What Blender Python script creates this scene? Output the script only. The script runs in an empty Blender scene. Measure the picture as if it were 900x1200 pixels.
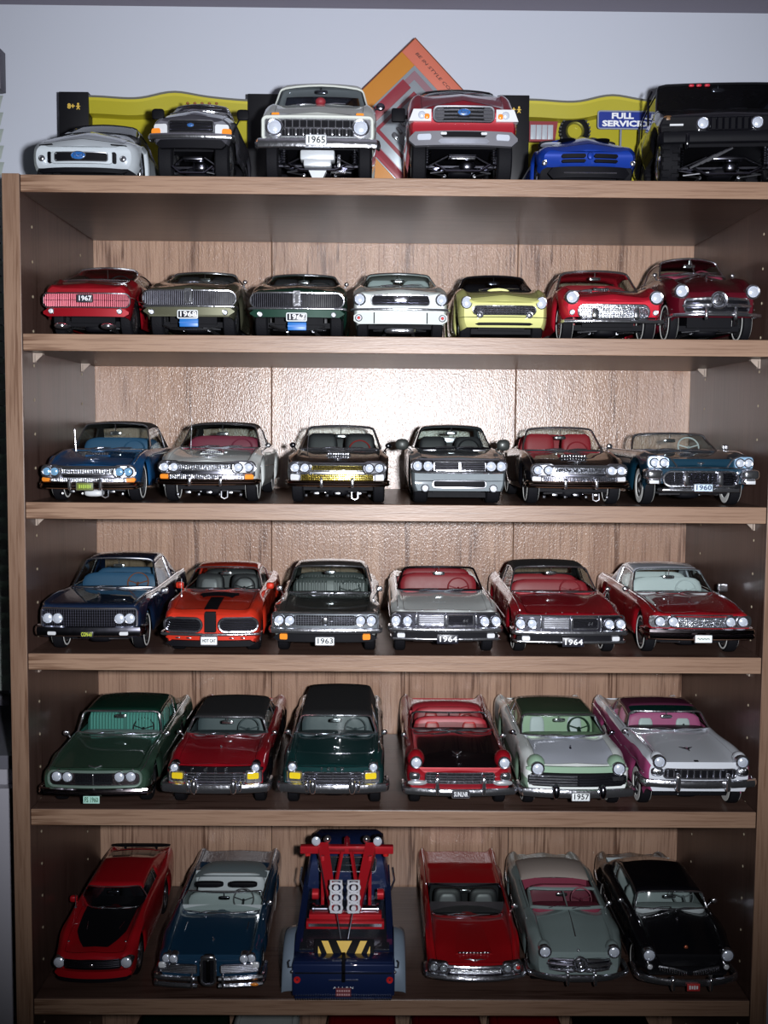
import bpy, bmesh, math, random
from mathutils import Vector, Matrix
random.seed(7)
C = bpy.context.scene.collection
SC = bpy.context.scene
PI = math.pi
ZB = 1.53                      # height of the third shelf above the floor

# ------------------------------------------------------------------ camera
CAM = Vector((0.31919, -1.01751, 0.07135 + ZB))
PITCH, YAW, ROLL, FPX = 0.07652, 0.01003, 0.00798, 1300.0
_F = Vector((math.sin(YAW)*math.cos(PITCH), math.cos(YAW)*math.cos(PITCH), -math.sin(PITCH)))
_R = Vector((math.cos(YAW), -math.sin(YAW), 0)); _U = _R.cross(_F)
_R2 = math.cos(ROLL)*_R + math.sin(ROLL)*_U
_U2 = -math.sin(ROLL)*_R + math.cos(ROLL)*_U
cd = bpy.data.cameras.new('camera'); cam = bpy.data.objects.new('camera', cd); C.objects.link(cam)
cd.sensor_fit = 'VERTICAL'; cd.sensor_height = 24; cd.sensor_width = 18; cd.lens = FPX/1200*24
cd.clip_start = 0.01
M = Matrix((_R2, _U2, -_F)).transposed().to_4x4(); M.translation = CAM
cam.matrix_world = M
SC.camera = cam
SC.view_settings.view_transform = 'Standard'; SC.view_settings.look = 'None'
SC.view_settings.gamma = 1; SC.view_settings.exposure = 0.0; SC.view_settings.use_curve_mapping = False

# ------------------------------------------------------------------ world: a dim room, lit by the camera's flash
w = bpy.data.worlds.new('room_light'); SC.world = w; w.use_nodes = True
w.node_tree.nodes['Background'].inputs[0].default_value = (0.55, 0.62, 0.8, 1)
w.node_tree.nodes['Background'].inputs[1].default_value = 0.03
ld = bpy.data.lights.new('camera_flash', 'SPOT'); ld.energy = 70; ld.shadow_soft_size = 0.014
ld.spot_size = math.radians(79); ld.spot_blend = 1.0; ld.color = (0.93, 0.95, 1.0)
lo = bpy.data.objects.new('camera_flash', ld); C.objects.link(lo)
lo.location = CAM + _R2*0.062 + _U2*0.012
lo.rotation_euler = (Vector((0.345, 0.26, 0.155+ZB)) - lo.location).to_track_quat('-Z', 'Y').to_euler()

def ray(u, v, Y):
    """photo pixel -> point on the vertical plane at depth Y (used to take sizes off the photo)"""
    d = _F + _R2*((u-450)/FPX) + _U2*((600-v)/FPX)
    t = (Y - CAM.y)/d.y
    return CAM + d*t

# ------------------------------------------------------------------ materials
MATS = {}
def mat(name, col, rough=.4, metal=0., coat=0., spec=.5, alpha=None, trans=0., emit=None, bump=None):
    if name in MATS: return MATS[name]
    m = bpy.data.materials.new(name); m.use_nodes = True; nt = m.node_tree
    b = nt.nodes['Principled BSDF']
    b.inputs['Base Color'].default_value = (*col, 1); b.inputs['Roughness'].default_value = rough
    b.inputs['Metallic'].default_value = metal; b.inputs['Coat Weight'].default_value = coat
    b.inputs['Coat Roughness'].default_value = .03; b.inputs['Specular IOR Level'].default_value = spec
    b.inputs['Transmission Weight'].default_value = trans
    # faint procedural variation
    tc = nt.nodes.new('ShaderNodeTexCoord'); nz = nt.nodes.new('ShaderNodeTexNoise')
    nz.inputs['Scale'].default_value = 180 if bump is None else bump[0]
    nt.links.new(tc.outputs['Object'], nz.inputs['Vector'])
    if bump:
        bp = nt.nodes.new('ShaderNodeBump'); bp.inputs['Strength'].default_value = bump[1]
        bp.inputs['Distance'].default_value = .0005
        nt.links.new(nz.outputs['Fac'], bp.inputs['Height']); nt.links.new(bp.outputs[0], b.inputs['Normal'])
    else:
        mr = nt.nodes.new('ShaderNodeMapRange'); mr.inputs['To Min'].default_value = max(0, rough-.03)
        mr.inputs['To Max'].default_value = rough+.03
        nt.links.new(nz.outputs['Fac'], mr.inputs['Value']); nt.links.new(mr.outputs[0], b.inputs['Roughness'])
    MATS[name] = m; return m
def paint(name, col, rough=.42, metal=.15): return mat('paint_'+name, col, rough, metal, 1.0, spec=.2)
def glass(name='clear_glass', tint=(.76,.81,.79)):
    if name in MATS: return MATS[name]
    m = bpy.data.materials.new(name); m.use_nodes = True; nt = m.node_tree; nt.nodes.clear()
    o = nt.nodes.new('ShaderNodeOutputMaterial'); mx = nt.nodes.new('ShaderNodeMixShader')
    t = nt.nodes.new('ShaderNodeBsdfTransparent'); t.inputs[0].default_value = (*tint, 1)
    g = nt.nodes.new('ShaderNodeBsdfGlossy'); g.inputs['Roughness'].default_value = .04
    ge = nt.nodes.new('ShaderNodeNewGeometry'); dt = nt.nodes.new('ShaderNodeVectorMath'); dt.operation = 'DOT_PRODUCT'
    nt.links.new(ge.outputs['Incoming'], dt.inputs[0]); nt.links.new(ge.outputs['Normal'], dt.inputs[1])
    def mt(op, x, y=None, z=None):
        q = nt.nodes.new('ShaderNodeMath'); q.operation = op
        for i, val in enumerate((x, y, z)):
            if val is None: continue
            if isinstance(val, (int, float)): q.inputs[i].default_value = val
            else: nt.links.new(val, q.inputs[i])
        return q.outputs[0]
    f = mt('MULTIPLY_ADD', mt('POWER', mt('SUBTRACT', 1.0, mt('ABSOLUTE', dt.outputs['Value'])), 5.0), .9, .045)
    nt.links.new(f, mx.inputs[0]); nt.links.new(t.outputs[0], mx.inputs[1])
    nt.links.new(g.outputs[0], mx.inputs[2]); nt.links.new(mx.outputs[0], o.inputs[0])
    MATS[name] = m; return m
CHROME = mat('chrome', (.88,.89,.95), .15, .97, bump=(230,.55))
SATIN = mat('satin_metal', (.62,.63,.68), .28, 1)
DARKCH = mat('dark_chrome', (.25,.25,.3), .2, 1)
BLACK = mat('black_plastic', (.004,.004,.006), .6, spec=.12)
GLOSSB = mat('gloss_black', (.004,.004,.006), .2, coat=1)
RUBBER = mat('tyre_rubber', (.007,.007,.009), .7, spec=.12, bump=(900,.6))
WHITEW = mat('whitewall', (.75,.75,.72), .5)
LENS = mat('headlamp_lens', (.78,.84,.95), .18, .35, 1.0, bump=(700,.35))
BLUELENS = mat('blue_tinted_lens', (.25,.5,.75), .18, .35, 1.0, bump=(700,.35))
AMBER = mat('amber_lens', (.9,.28,.03), .2, 0, 1)
YELLOWL = mat('yellow_lens', (.85,.62,.02), .25, 0, 1)
REDL = mat('red_lens', (.6,.02,.02), .2, 0, 1)
CLEARL = mat('frosted_lens', (.8,.82,.85), .25, .2, 1)
GOLD = mat('gold_chrome', (.75,.62,.16), .2, 1, bump=(500,.3))
PLATEW = mat('plate_white', (.82,.86,.86), .4)
PLATEB = mat('plate_black', (.012,.012,.02), .35)
INKB = mat('ink_black', (.01,.01,.015), .5)
INKW = mat('ink_white', (.85,.87,.9), .5)
GLASS = glass()
SMOKE = glass('smoked_glass', (.35,.37,.4))
CHROMEISH = {CHROME, SATIN}

def wood(name, axis, light, dark, pore, scale=1.0, rough=.42, bump=.3, spec=.5, ring=1.0, bscale=None):
    m = bpy.data.materials.new(name); m.use_nodes = True; nt = m.node_tree; N = nt.nodes.new; L = nt.links.new
    b = nt.nodes['Principled BSDF']; b.inputs['Roughness'].default_value = rough
    b.inputs['Specular IOR Level'].default_value = spec
    tc = N('ShaderNodeTexCoord')
    def nz(sc_long, sc_across, det, dist=0.):
        mp = N('ShaderNodeMapping'); v = [sc_across]*3; v[axis] = sc_long
        mp.inputs['Scale'].default_value = v
        n = N('ShaderNodeTexNoise'); n.inputs['Scale'].default_value = 1; n.inputs['Detail'].default_value = det
        n.inputs['Distortion'].default_value = dist
        L(tc.outputs['Object'], mp.inputs[0]); L(mp.outputs[0], n.inputs['Vector']); return n.outputs['Fac']
    def ramp(inp, a, bb, c0, c1):
        r = N('ShaderNodeValToRGB'); r.color_ramp.elements[0].position = a; r.color_ramp.elements[1].position = bb
        r.color_ramp.elements[0].color = (*c0, 1); r.color_ramp.elements[1].color = (*c1, 1); L(inp, r.inputs[0]); return r.outputs[0]
    def mix(f, a, bb):
        x = N('ShaderNodeMix'); x.data_type = 'RGBA'
        L(f, x.inputs['Factor']); 
        for s, val in ((x.inputs['A'], a), (x.inputs['B'], bb)):
            if isinstance(val, tuple): s.default_value = (*val, 1)
            else: L(val, s)
        return x.outputs['Result']
    base = ramp(nz(2.2*scale, 26*scale, 3, .6), .32, .68, dark, light)
    # cathedral figure: a slow field cut into bands
    fld = nz(1.1*scale, 9*scale, 2, .8)
    mu = N('ShaderNodeMath'); mu.operation = 'MULTIPLY'; mu.inputs[1].default_value = 26*ring; L(fld, mu.inputs[0])
    fr = N('ShaderNodeMath'); fr.operation = 'SINE'; L(mu.outputs[0], fr.inputs[0])
    band = ramp(fr.outputs[0], .55, .98, (0,0,0), (1,1,1))
    pores = ramp(nz(13*scale, 330*scale, 2), .47, .60, (0,0,0), (1,1,1))
    pm = N('ShaderNodeMath'); pm.operation = 'MULTIPLY'; L(band, pm.inputs[0]); L(pores, pm.inputs[1])
    p2 = N('ShaderNodeMath'); p2.operation = 'MULTIPLY'; p2.inputs[1].default_value = .85; L(pm.outputs[0], p2.inputs[0])
    fine = ramp(nz(16*scale, 420*scale, 3), .50, .66, (0,0,0), (1,1,1))
    p3 = N('ShaderNodeMath'); p3.operation = 'MULTIPLY_ADD'; p3.inputs[1].default_value = .5; L(fine, p3.inputs[0]); L(p2.outputs[0], p3.inputs[2])
    p3.use_clamp = True
    col = mix(p3.outputs[0], base, pore)
    L(col, b.inputs['Base Color'])
    nb = nz(*(bscale or (60*scale, 700*scale)), 3); bp = N('ShaderNodeBump'); bp.inputs['Strength'].default_value = bump
    bp.inputs['Distance'].default_value = .0006; L(nb, bp.inputs['Height']); L(bp.outputs[0], b.inputs['Normal'])
    MATS[name] = m; return m

# ------------------------------------------------------------------ mesh building
class MB:
    def __init__(s): s.v = []; s.f = []
    def add(s, vs, fs):
        n = len(s.v); s.v += [tuple(p) for p in vs]; s.f += [tuple(i+n for i in f) for f in fs]; return s
    def grid(s, rows, cu=False, cv=False):
        n, m = len(rows), len(rows[0]); vs = [p for r in rows for p in r]; fs = []
        for i in range(n if cu else n-1):
            for j in range(m if cv else m-1):
                a, b = i*m+j, i*m+(j+1) % m; c, d = ((i+1) % n)*m+(j+1) % m, ((i+1) % n)*m+j
                fs.append((a, b, c, d))
        return s.add(vs, fs)
    def box(s, c, d, rot=None, ch=0.):
        x, y, z = d[0]/2, d[1]/2, d[2]/2
        if ch <= 0:
            vs = [(i*x, j*y, k*z) for i in (-1,1) for j in (-1,1) for k in (-1,1)]
            fs = [(0,1,3,2),(4,6,7,5),(0,4,5,1),(2,3,7,6),(0,2,6,4),(1,5,7,3)]
        else:
            bm = bmesh.new(); bmesh.ops.create_cube(bm, size=1); bmesh.ops.scale(bm, vec=d, verts=bm.verts)
            bmesh.ops.bevel(bm, geom=bm.edges[:], offset=ch, segments=2, affect='EDGES', profile=.5)
            bm.verts.index_update(); vs = [tuple(v.co) for v in bm.verts]; fs = [tuple(v.index for v in f.verts) for f in bm.faces]; bm.free()
        if rot is not None: vs = [tuple(rot @ Vector(p)) for p in vs]
        return s.add([(p[0]+c[0], p[1]+c[1], p[2]+c[2]) for p in vs], fs)
    def ell(s, c, r, e=1., nu=16, nv=9, e2=None, rot=None):
        e2 = e if e2 is None else e2
        sp = lambda q, p: math.copysign(abs(q)**p, q)
        vs = []; fs = []
        for i in range(nv+1):
            ph = -PI/2 + PI*i/nv
            for j in range(nu):
                th = 2*PI*j/nu + PI/nu
                vs.append((r[0]*sp(math.cos(ph), e)*sp(math.cos(th), e2), r[1]*sp(math.cos(ph), e)*sp(math.sin(th), e2), r[2]*sp(math.sin(ph), e)))
        for i in range(nv):
            for j in range(nu): fs.append((i*nu+j, i*nu+(j+1) % nu, (i+1)*nu+(j+1) % nu, (i+1)*nu+j))
        if rot is not None: vs = [tuple(rot @ Vector(p)) for p in vs]
        return s.add([(p[0]+c[0], p[1]+c[1], p[2]+c[2]) for p in vs], fs)
    def tube(s, path, r, n=7, closed=False, flat=1.):
        P = [Vector(p) for p in path]; k = len(P); rows = []
        rr = r if isinstance(r, (list, tuple)) else [r]*k
        t0 = None; up = None
        for i in range(k):
            a = P[(i-1) % k] if (closed or i > 0) else P[i]; b = P[(i+1) % k] if (closed or i < k-1) else P[i]
            t = (b-a); t = t.normalized() if t.length > 1e-9 else Vector((1,0,0))
            if up is None:
                up = Vector((0,0,1)) if abs(t.z) < .9 else Vector((0,1,0))
            nx = t.cross(up)
            if nx.length < 1e-6: nx = t.cross(Vector((1,0,0)))
            nx.normalize(); ny = nx.cross(t).normalized(); up = ny
            rows.append([tuple(P[i] + nx*(rr[i]*math.cos(2*PI*j/n)) + ny*(rr[i]*flat*math.sin(2*PI*j/n))) for j in range(n)])
        s.grid(rows, cu=closed, cv=True)
        if not closed:
            m = len(s.v) - k*n
            s.f.append(tuple(m+j for j in range(n))); s.f.append(tuple(m+(k-1)*n+j for j in range(n)))
        return s
    def lathe(s, prof, c=(0,0,0), axis=0, n=24):
        rows = []
        for a, r in prof:
            row = []
            for j in range(n):
                t = 2*PI*j/n; p = [0,0,0]; p[axis] = a; p[(axis+1) % 3] = r*math.cos(t); p[(axis+2) % 3] = r*math.sin(t)
                row.append((p[0]+c[0], p[1]+c[1], p[2]+c[2]))
            rows.append(row)
        return s.grid(rows, cv=True)
    def prism(s, poly, y0, y1):
        """poly in (x,z), extruded along y"""
        n = len(poly); vs = [(p[0], y0, p[1]) for p in poly]+[(p[0], y1, p[1]) for p in poly]
        fs = [tuple(range(n)), tuple(range(2*n-1, n-1, -1))]+[(i, (i+1) % n, n+(i+1) % n, n+i) for i in range(n)]
        return s.add(vs, fs)
    def build(s, name, m, parent=None, sc=.001, smooth=True, ang=38, loc=None):
        me = bpy.data.meshes.new(name)
        me.from_pydata([(p[0]*sc, p[1]*sc, p[2]*sc) for p in s.v], [], s.f)
        bm = bmesh.new(); bm.from_mesh(me)
        bmesh.ops.remove_doubles(bm, verts=bm.verts, dist=1e-6)
        bmesh.ops.recalc_face_normals(bm, faces=bm.faces); bm.to_mesh(me); bm.free()
        if smooth:
            me.polygons.foreach_set('use_smooth', [True]*len(me.polygons)); me.set_sharp_from_angle(angle=math.radians(ang))
        me.materials.append(m)
        o = bpy.data.objects.new(name, me); C.objects.link(o)
        if parent is not None: o.parent = parent
        if loc: o.location = loc
        return o
def tag(o, label=None, cat=None, group=None, kind=None):
    if label: o['label'] = label
    if cat: o['category'] = cat
    if group: o['group'] = group
    if kind: o['kind'] = kind
    return o
def empty(name, loc, label=None, cat=None, group=None, rz=0):
    o = bpy.data.objects.new(name, None); C.objects.link(o); o.location = loc; o.rotation_euler.z = rz
    o.empty_display_size = .02
    return tag(o, label, cat, group)
def text(name, s, size, m, parent, loc, width=None, rot=(PI/2, 0, 0), bold=.0, extr=.15, shear=0.):
    """lettering as a small mesh; size and loc in mm, centred on loc"""
    cu = bpy.data.curves.new(name, 'FONT'); cu.body = s; cu.size = size; cu.extrude = extr; cu.offset = bold
    cu.align_x = 'CENTER'; cu.align_y = 'CENTER'; cu.resolution_u = 2; cu.shear = shear
    t = bpy.data.objects.new(name+'_tmp', cu); C.objects.link(t); bpy.context.view_layer.update()
    me = bpy.data.meshes.new_from_object(t.evaluated_get(bpy.context.evaluated_depsgraph_get()))
    bpy.data.objects.remove(t)
    xs = [v.co.x for v in me.vertices]; k = 1.
    if width and xs: k = width/(max(xs)-min(xs))
    Rm = Matrix.Rotation(rot[2], 4, 'Z') @ Matrix.Rotation(rot[1], 4, 'Y') @ Matrix.Rotation(rot[0], 4, 'X')
    me.transform(Matrix.Scale(.001, 4) @ Matrix.Translation(loc) @ Rm @ Matrix.Diagonal((k, 1, 1, 1)))
    me.name = name; me.materials.clear(); me.materials.append(m)
    o = bpy.data.objects.new(name, me); C.objects.link(o); o.parent = parent; return o
def pchip(keys, t):
    if t <= keys[0][0]: return keys[0][1]
    if t >= keys[-1][0]: return keys[-1][1]
    n = len(keys); i = 0
    while t > keys[i+1][0]: i += 1
    def sl(k): return (keys[k+1][1]-keys[k][1])/(keys[k+1][0]-keys[k][0])
    def d(k):
        if k == 0: return sl(0)
        if k == n-1: return sl(n-2)
        a, b = sl(k-1), sl(k)
        return 0 if a*b <= 0 else 2*a*b/(a+b)
    h = keys[i+1][0]-keys[i][0]; u = (t-keys[i][0])/h
    a, b, da, db = keys[i][1], keys[i+1][1], d(i)*h, d(i+1)*h
    return (2*u**3-3*u*u+1)*a+(u**3-2*u*u+u)*da+(-2*u**3+3*u*u)*b+(u**3-u*u)*db
def crom(pts, sub, sharp=0.):
    out = []; n = len(pts)
    for i in range(n-1):
        p0 = pts[max(i-1, 0)]; p1 = pts[i]; p2 = pts[i+1]; p3 = pts[min(i+2, n-1)]
        for k in range(sub):
            t = k/sub; o = []
            for a, b, c, d in zip(p0, p1, p2, p3):
                cr = .5*((2*b)+(-a+c)*t+(2*a-5*b+4*c-d)*t*t+(-a+3*b-3*c+d)*t**3)
                o.append(cr*(1-sharp)+(b+(c-b)*t)*sharp)
            out.append(tuple(o))
    out.append(tuple(pts[-1])); return out
def rr_path(x0, x1, z0, z1, r, n=5):
    r = min(r, (x1-x0)/2*.999, (z1-z0)/2*.999); P = []
    for cx, cz, a0 in ((x1-r, z1-r, 0), (x0+r, z1-r, 90), (x0+r, z0+r, 180), (x1-r, z0+r, 270)):
        for k in range(n+1):
            a = math.radians(a0+90*k/n); P.append((cx+r*math.cos(a), cz+r*math.sin(a)))
    return P

# ------------------------------------------------------------------ the bookcase and the room
IW, DEP, TH = 0.6833, 0.2618, 0.0151      # inner width, depth, board thickness
SZ = [ZB+0.2945, ZB+0.1531, ZB+0.0, ZB-0.1407, ZB-0.2884, ZB-0.4731, ZB-0.663, ZB-0.853, ZB-1.05, ZB-1.25, ZB-1.45]
OAK_L, OAK_D, PORE = (.335,.21,.14), (.25,.15,.10), (.14,.07,.04)
W_EDGE = wood('oak_edge_across', 0, OAK_L, OAK_D, PORE, 1.3, .4, .25)
W_POST = wood('oak_edge_upright', 2, (.29,.18,.12), (.22,.13,.085), PORE, 1.3, .4, .25)
PORE2 = (.14,.075,.05)
W_BACK = wood('oak_back_panel', 2, (.44,.28,.195), (.33,.20,.14), PORE2, 1.15, .22, .5, .62, bscale=(380, 850))
W_TOP_SHADED = wood('oak_board_shaded', 0, (.11,.064,.05), (.075,.042,.033), (.045,.022,.016), 1.0, .33, .12, .35)  # oak darkened: shade of the grazing flash is painted into the boards
W_SIDE_SHADED = wood('oak_side_shaded', 2, (.10,.058,.047), (.07,.039,.032), (.045,.022,.016), 1.0, .33, .12, .35)  # same oak, with grazing-light shade put into the sides' colour
bc = empty('bookcase', (IW/2, 0, 0), 'oak veneer bookcase with open shelves full of model cars, standing against the wall', 'bookcase')
ox = IW/2
def bpart(name, c, d, m, ch=.0006, parent=bc):
    b = MB(); b.box((0,0,0), d, ch=ch); o = b.build(name, m, parent, sc=1, smooth=False); o.location = (c[0]-ox, c[1], c[2]); return o
HT = SZ[0]+.0008
for s in (0, 1):
    x = -.0156/2 if s == 0 else IW+.0156/2
    sp = bpart('side_panel', (x, DEP/2+.0015, HT/2), (.0156, DEP+.001, HT), W_SIDE_SHADED)
    # veneered front edge of the side
    b = MB(); b.box((0,0,0), (.0156, .0012, HT), ch=.0004); e = b.build('edge_band', W_POST, sp, sc=1, smooth=False); e.location = (0, -DEP/2-.0015, 0)
for i, z in enumerate(SZ):
    sh = bpart('shelf', (IW/2, DEP/2+.0015, z-TH/2), (IW-.0012, DEP-.002, TH), W_TOP_SHADED)
    b = MB(); b.box((0,0,0), (IW-.0016, .0012, TH), ch=.0004); e = b.build('edge_band', W_EDGE, sh, sc=1, smooth=False); e.location = (0, -DEP/2-.0005, 0)
# three back sheets meeting in two seams
x1 = ray(318, 450, DEP).x; x2 = ray(605, 450, DEP).x
for a, b_ in ((-.006, x1-.00025), (x1+.00025, x2-.00025), (x2+.00025, IW+.006)):
    bpart('back_panel', ((a+b_)/2, DEP+.0045, HT/2), (b_-a, .003, HT-.004), W_BACK, ch=.0008)
# plinth
bpart('plinth', (IW/2, .03, .032), (IW-.002, .012, .064), W_EDGE)
# triangular shelf pins
PINM = mat('pin_plastic', (.36,.29,.24), .4); HOLEM = mat('raw_chipboard', (.45,.38,.27), .6)
for i in (1, 2, 3, 4, 5, 6, 7, 8):
    for s in (0, 1):
        for y in (.034, .205):
            b = MB(); z = SZ[i]-TH-.0003; h = .0088; x = .0002 if s == 0 else IW-.0002; d = 1 if s == 0 else -1
            b.box((x-ox+d*.0009, y, z-h/2), (.0016, .007, h)); b.box((x-ox+d*.0047, y, z-.0008), (.0086, .006, .0014))
            b.add([(x-ox+d*.001, y-.0006, z-.001), (x-ox+d*.009, y-.0006, z-.001), (x-ox+d*.001, y-.0006, z-h),
                   (x-ox+d*.001, y+.0006, z-.001), (x-ox+d*.009, y+.0006, z-.001), (x-ox+d*.001, y+.0006, z-h)],
                  [(0,1,2),(3,5,4),(0,3,4,1),(1,4,5,2),(2,5,3,0)])
            b.build('shelf_pin', PINM, bc, sc=1)
b = MB()
z = .12
while z < SZ[0]-.03:
    for s in (0, 1):
        for y in (.034, .205):
            x = .0001 if s == 0 else IW-.0001
            b.lathe([(-.0004, .0001), (-.0004, .0011), (.0004, .0016), (.0004, .0008), (-.0002, .0001)], (x-ox, y, z), 0, 10)
    z += .032
tag(b.build('peg_holes', HOLEM, bc, sc=1), kind='stuff')

def slab(name, c, d, m, kind='structure', **k):
    b = MB(); b.box((0,0,0), d); o = b.build(name, m, None, sc=1, smooth=False); o.location = c; return tag(o, kind=kind)
def plaster(name, col, b=.15):
    m = mat(name, col, .75, bump=(120, b)); return m
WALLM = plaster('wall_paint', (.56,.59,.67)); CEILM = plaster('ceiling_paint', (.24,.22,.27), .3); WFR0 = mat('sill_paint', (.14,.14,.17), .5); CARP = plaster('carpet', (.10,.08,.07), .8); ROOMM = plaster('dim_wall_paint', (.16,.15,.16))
YW = DEP+.012
ceil_z = ray(450, 10.5, YW).z
YF = .20; YC = .065            # blind hangs proud of the wall; a low cabinet stands beside the bookcase
wxr = ray(5, 150, YF).x; wz1 = ray(3, 57, YF).z; wz0 = ray(3, 862, YF).z
wxl = wxr-.8; wz0w = wz0-.01; wxw = wxr-.03; wz1w = wz1-.03
slab('wall_back', ((wxw+2.2)/2, YW+.05, ceil_z/2), (2.2-wxw, .1, ceil_z), WALLM)
slab('wall_back', ((wxl+wxw)/2, YW+.05, wz0w/2), (wxw-wxl, .1, wz0w), WALLM)
slab('wall_back', ((wxl+wxw)/2, YW+.05, (ceil_z+wz1w)/2), (wxw-wxl, .1, ceil_z-wz1w), WALLM)
CABM = mat('cabinet_grey', (.42,.41,.46), .5); cxr = -.0215; ctop = ray(3, 889, YC).z
cb = empty('side_cabinet', ((wxl+cxr)/2, (YC+YW)/2, 0), 'pale grey low cabinet with dark top standing left of the bookcase under the blind', 'cabinet')
cw_ = cxr-wxl-.02; cdp = YW-YC-.008
b = MB(); b.box((0, .006, ctop/2), (cw_, cdp-.012, ctop-.02), ch=.001); b.build('carcass', CABM, cb, sc=1, smooth=False)
for k in range(2):
    b = MB(); b.box(((k-.5)*cw_/2, -cdp/2+.0015, ctop/2+.02), (cw_/2-.004, .014, ctop-.1), ch=.001); d_ = b.build('door', CABM, cb, sc=1, smooth=False)
    b = MB(); b.ell(((k-.5)*.06, -cdp/2-.012, ctop*.62), (.008, .010, .008)); b.build('knob', SATIN, d_, sc=1)
b = MB(); b.box((0, 0, ctop-.005), (cw_+.002, cdp+.002, .014), ch=.001); b.build('cabinet_top', WFR0, cb, sc=1, smooth=False)
slab('wall_left', (wxl-.05, -1.95, ceil_z/2), (.1, 4.6, ceil_z), ROOMM)
slab('wall_right', (2.25, -1.95, ceil_z/2), (.1, 4.6, ceil_z), ROOMM)
slab('wall_front', ((wxl+2.2)/2, -4.25, ceil_z/2), (2.2-wxl+.2, .1, ceil_z), ROOMM)
slab('floor', ((wxl+2.2)/2, -1.95, -.025), (2.2-wxl+.2, 4.7, .05), CARP)
slab('ceiling', ((wxl+2.2)/2, -1.95, ceil_z+.025), (2.2-wxl+.2, 4.7, .05), CEILM)
# window: frame, pane, sill, head rail and a slatted blind
WFR = mat('window_frame_paint', (.16,.15,.18), .5); PANE = mat('night_window_pane', (.02,.025,.03), .08, 0, 1)
wn = empty('window_1', ((wxl+wxr)/2-.016, YW+.03, (wz0+wz1)/2)); tag(wn, kind='structure')
b = MB(); hw_, hh_ = (wxr-wxl)/2, (wz1-wz0)/2; hq, hv = hw_-.016, hh_-.02
for sx in (-1, 1): b.box((sx*(hq-.012), 0, 0), (.022, .03, 2*hv-.002))
for sz in (-1, 1): b.box((0, 0, sz*(hv-.012)), (2*hq-.05, .03, .022))
b.build('window_frame', WFR, wn, sc=1)
b = MB(); b.box((0, .012, 0), (2*hq-.05, .004, 2*hv-.05)); b.build('pane', PANE, wn, sc=1)
bl = empty('window_blind', ((wxl+wxr)/2, YF+.008, wz1), 'pale slatted blind hanging in the window left of the bookcase', 'blind')
SLAT = mat('blind_slat', (.5,.56,.52), .35, coat=.3); HEADM = mat('blind_headrail', (.09,.085,.11), .5)
zt = ray(3, 105, YF).z
b = MB(); b.box((0, -.002, (zt-wz1)/2), (2*hw_-.004, .018, wz1-zt), ch=.001); b.build('head_rail', HEADM, bl, sc=1)
sm = None; z = zt-.012; n = 0
while z > wz0+.055:
    if sm is None:
        b = MB(); rows = []
        for k in range(7):
            t = -1+2*k/6; rows.append([(-hw_+.004, t*.010*math.cos(1.0), t*.010*math.sin(1.0)+.0012*(1-t*t)), (hw_-.0035, t*.010*math.cos(1.0), t*.010*math.sin(1.0)+.0012*(1-t*t))])
        b.grid(rows); sm = b.build('slat', SLAT, bl, sc=1); sm.location.z = z-wz1; sm.location.y = -.004
    else:
        o = sm.copy(); C.objects.link(o); o.parent = bl; o.location.z = z-wz1
    z -= .0175
b = MB()
for sx in (-1, 0, 1): b.tube([(sx*(hw_-.06), -.012, 0), (sx*(hw_-.06), -.012, wz0-wz1+.045)], .0006, 5)
b.build('ladder_cord', mat('cord', (.6,.6,.6), .6), bl, sc=1)
b = MB(); b.box((0, -.004, wz0-wz1+.040), (2*hw_-.008, .014, .012), ch=.002); b.build('bottom_rail', HEADM, bl, sc=1)

# ------------------------------------------------------------------ the model cars (millimetres; nose at y = 0, tail at y = L)
WHEELS = {}
def wheel_mesh(R, Wd, ww, style):
    key = (R, Wd, ww, style)
    if key in WHEELS: return WHEELS[key]
    t = MB(); h = Wd/2; R0 = R; R = R*.935 if style == 'lug' else R
    t.lathe([(-h*.85, R*.62), (-h, R*.72), (-h*.97, R*.88), (-h*.75, R*.985), (-h*.3, R), (h*.3, R), (h*.75, R*.985), (h*.97, R*.88), (h, R*.72), (h*.85, R*.62), (-h*.85, R*.62)], n=32)
    if style == 'lug':
        for k in range(22):
            a = 2*PI*k/22
            for s in (-1, 1):
                t.box((s*h*.55, math.cos(a+s*.07)*R*1.0, math.sin(a+s*.07)*R*1.0), (h*.8, R*.13, R*.12), Matrix.Rotation(a, 3, 'X'))
    tyre = t.build('wheel', RUBBER)
    r = MB()
    for s in (-1, 1):
        r.lathe([(s*h*.2, .1), (s*h*.95, .1), (s*h*1.05, R*.12), (s*h*.95, R*.24), (s*h*.8, R*.3), (s*h*.78, R*.5), (s*h*.95, R*.6), (s*h*.9, R*.66), (s*h*.5, R*.62)], n=24)
        if style == 'spoke':
            for k in range(5):
                a = 2*PI*k/5; r.box((s*h*.85, math.cos(a)*R*.36, math.sin(a)*R*.36), (h*.16, R*.5, R*.13), Matrix.Rotation(a, 3, 'X'))
    rim = r.build('hubcap', CHROME)
    wm = None
    if ww:
        q = MB()
        for s in (-1, 1): q.lathe([(s*h*1.0, R*(.86 if ww == 1 else .9)), (s*(h+.25), R*(.85 if ww == 1 else .89)), (s*(h+.25), R*(.78 if ww == 1 else .64)), (s*h*.94, R*(.77 if ww == 1 else .62))], n=32)
        wm = q.build('whitewall', WHITEW)
    WHEELS[key] = [tyre, rim, wm]
    for o in (tyre, rim, wm):
        if o: C.objects.unlink(o)
    return WHEELS[key]

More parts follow.
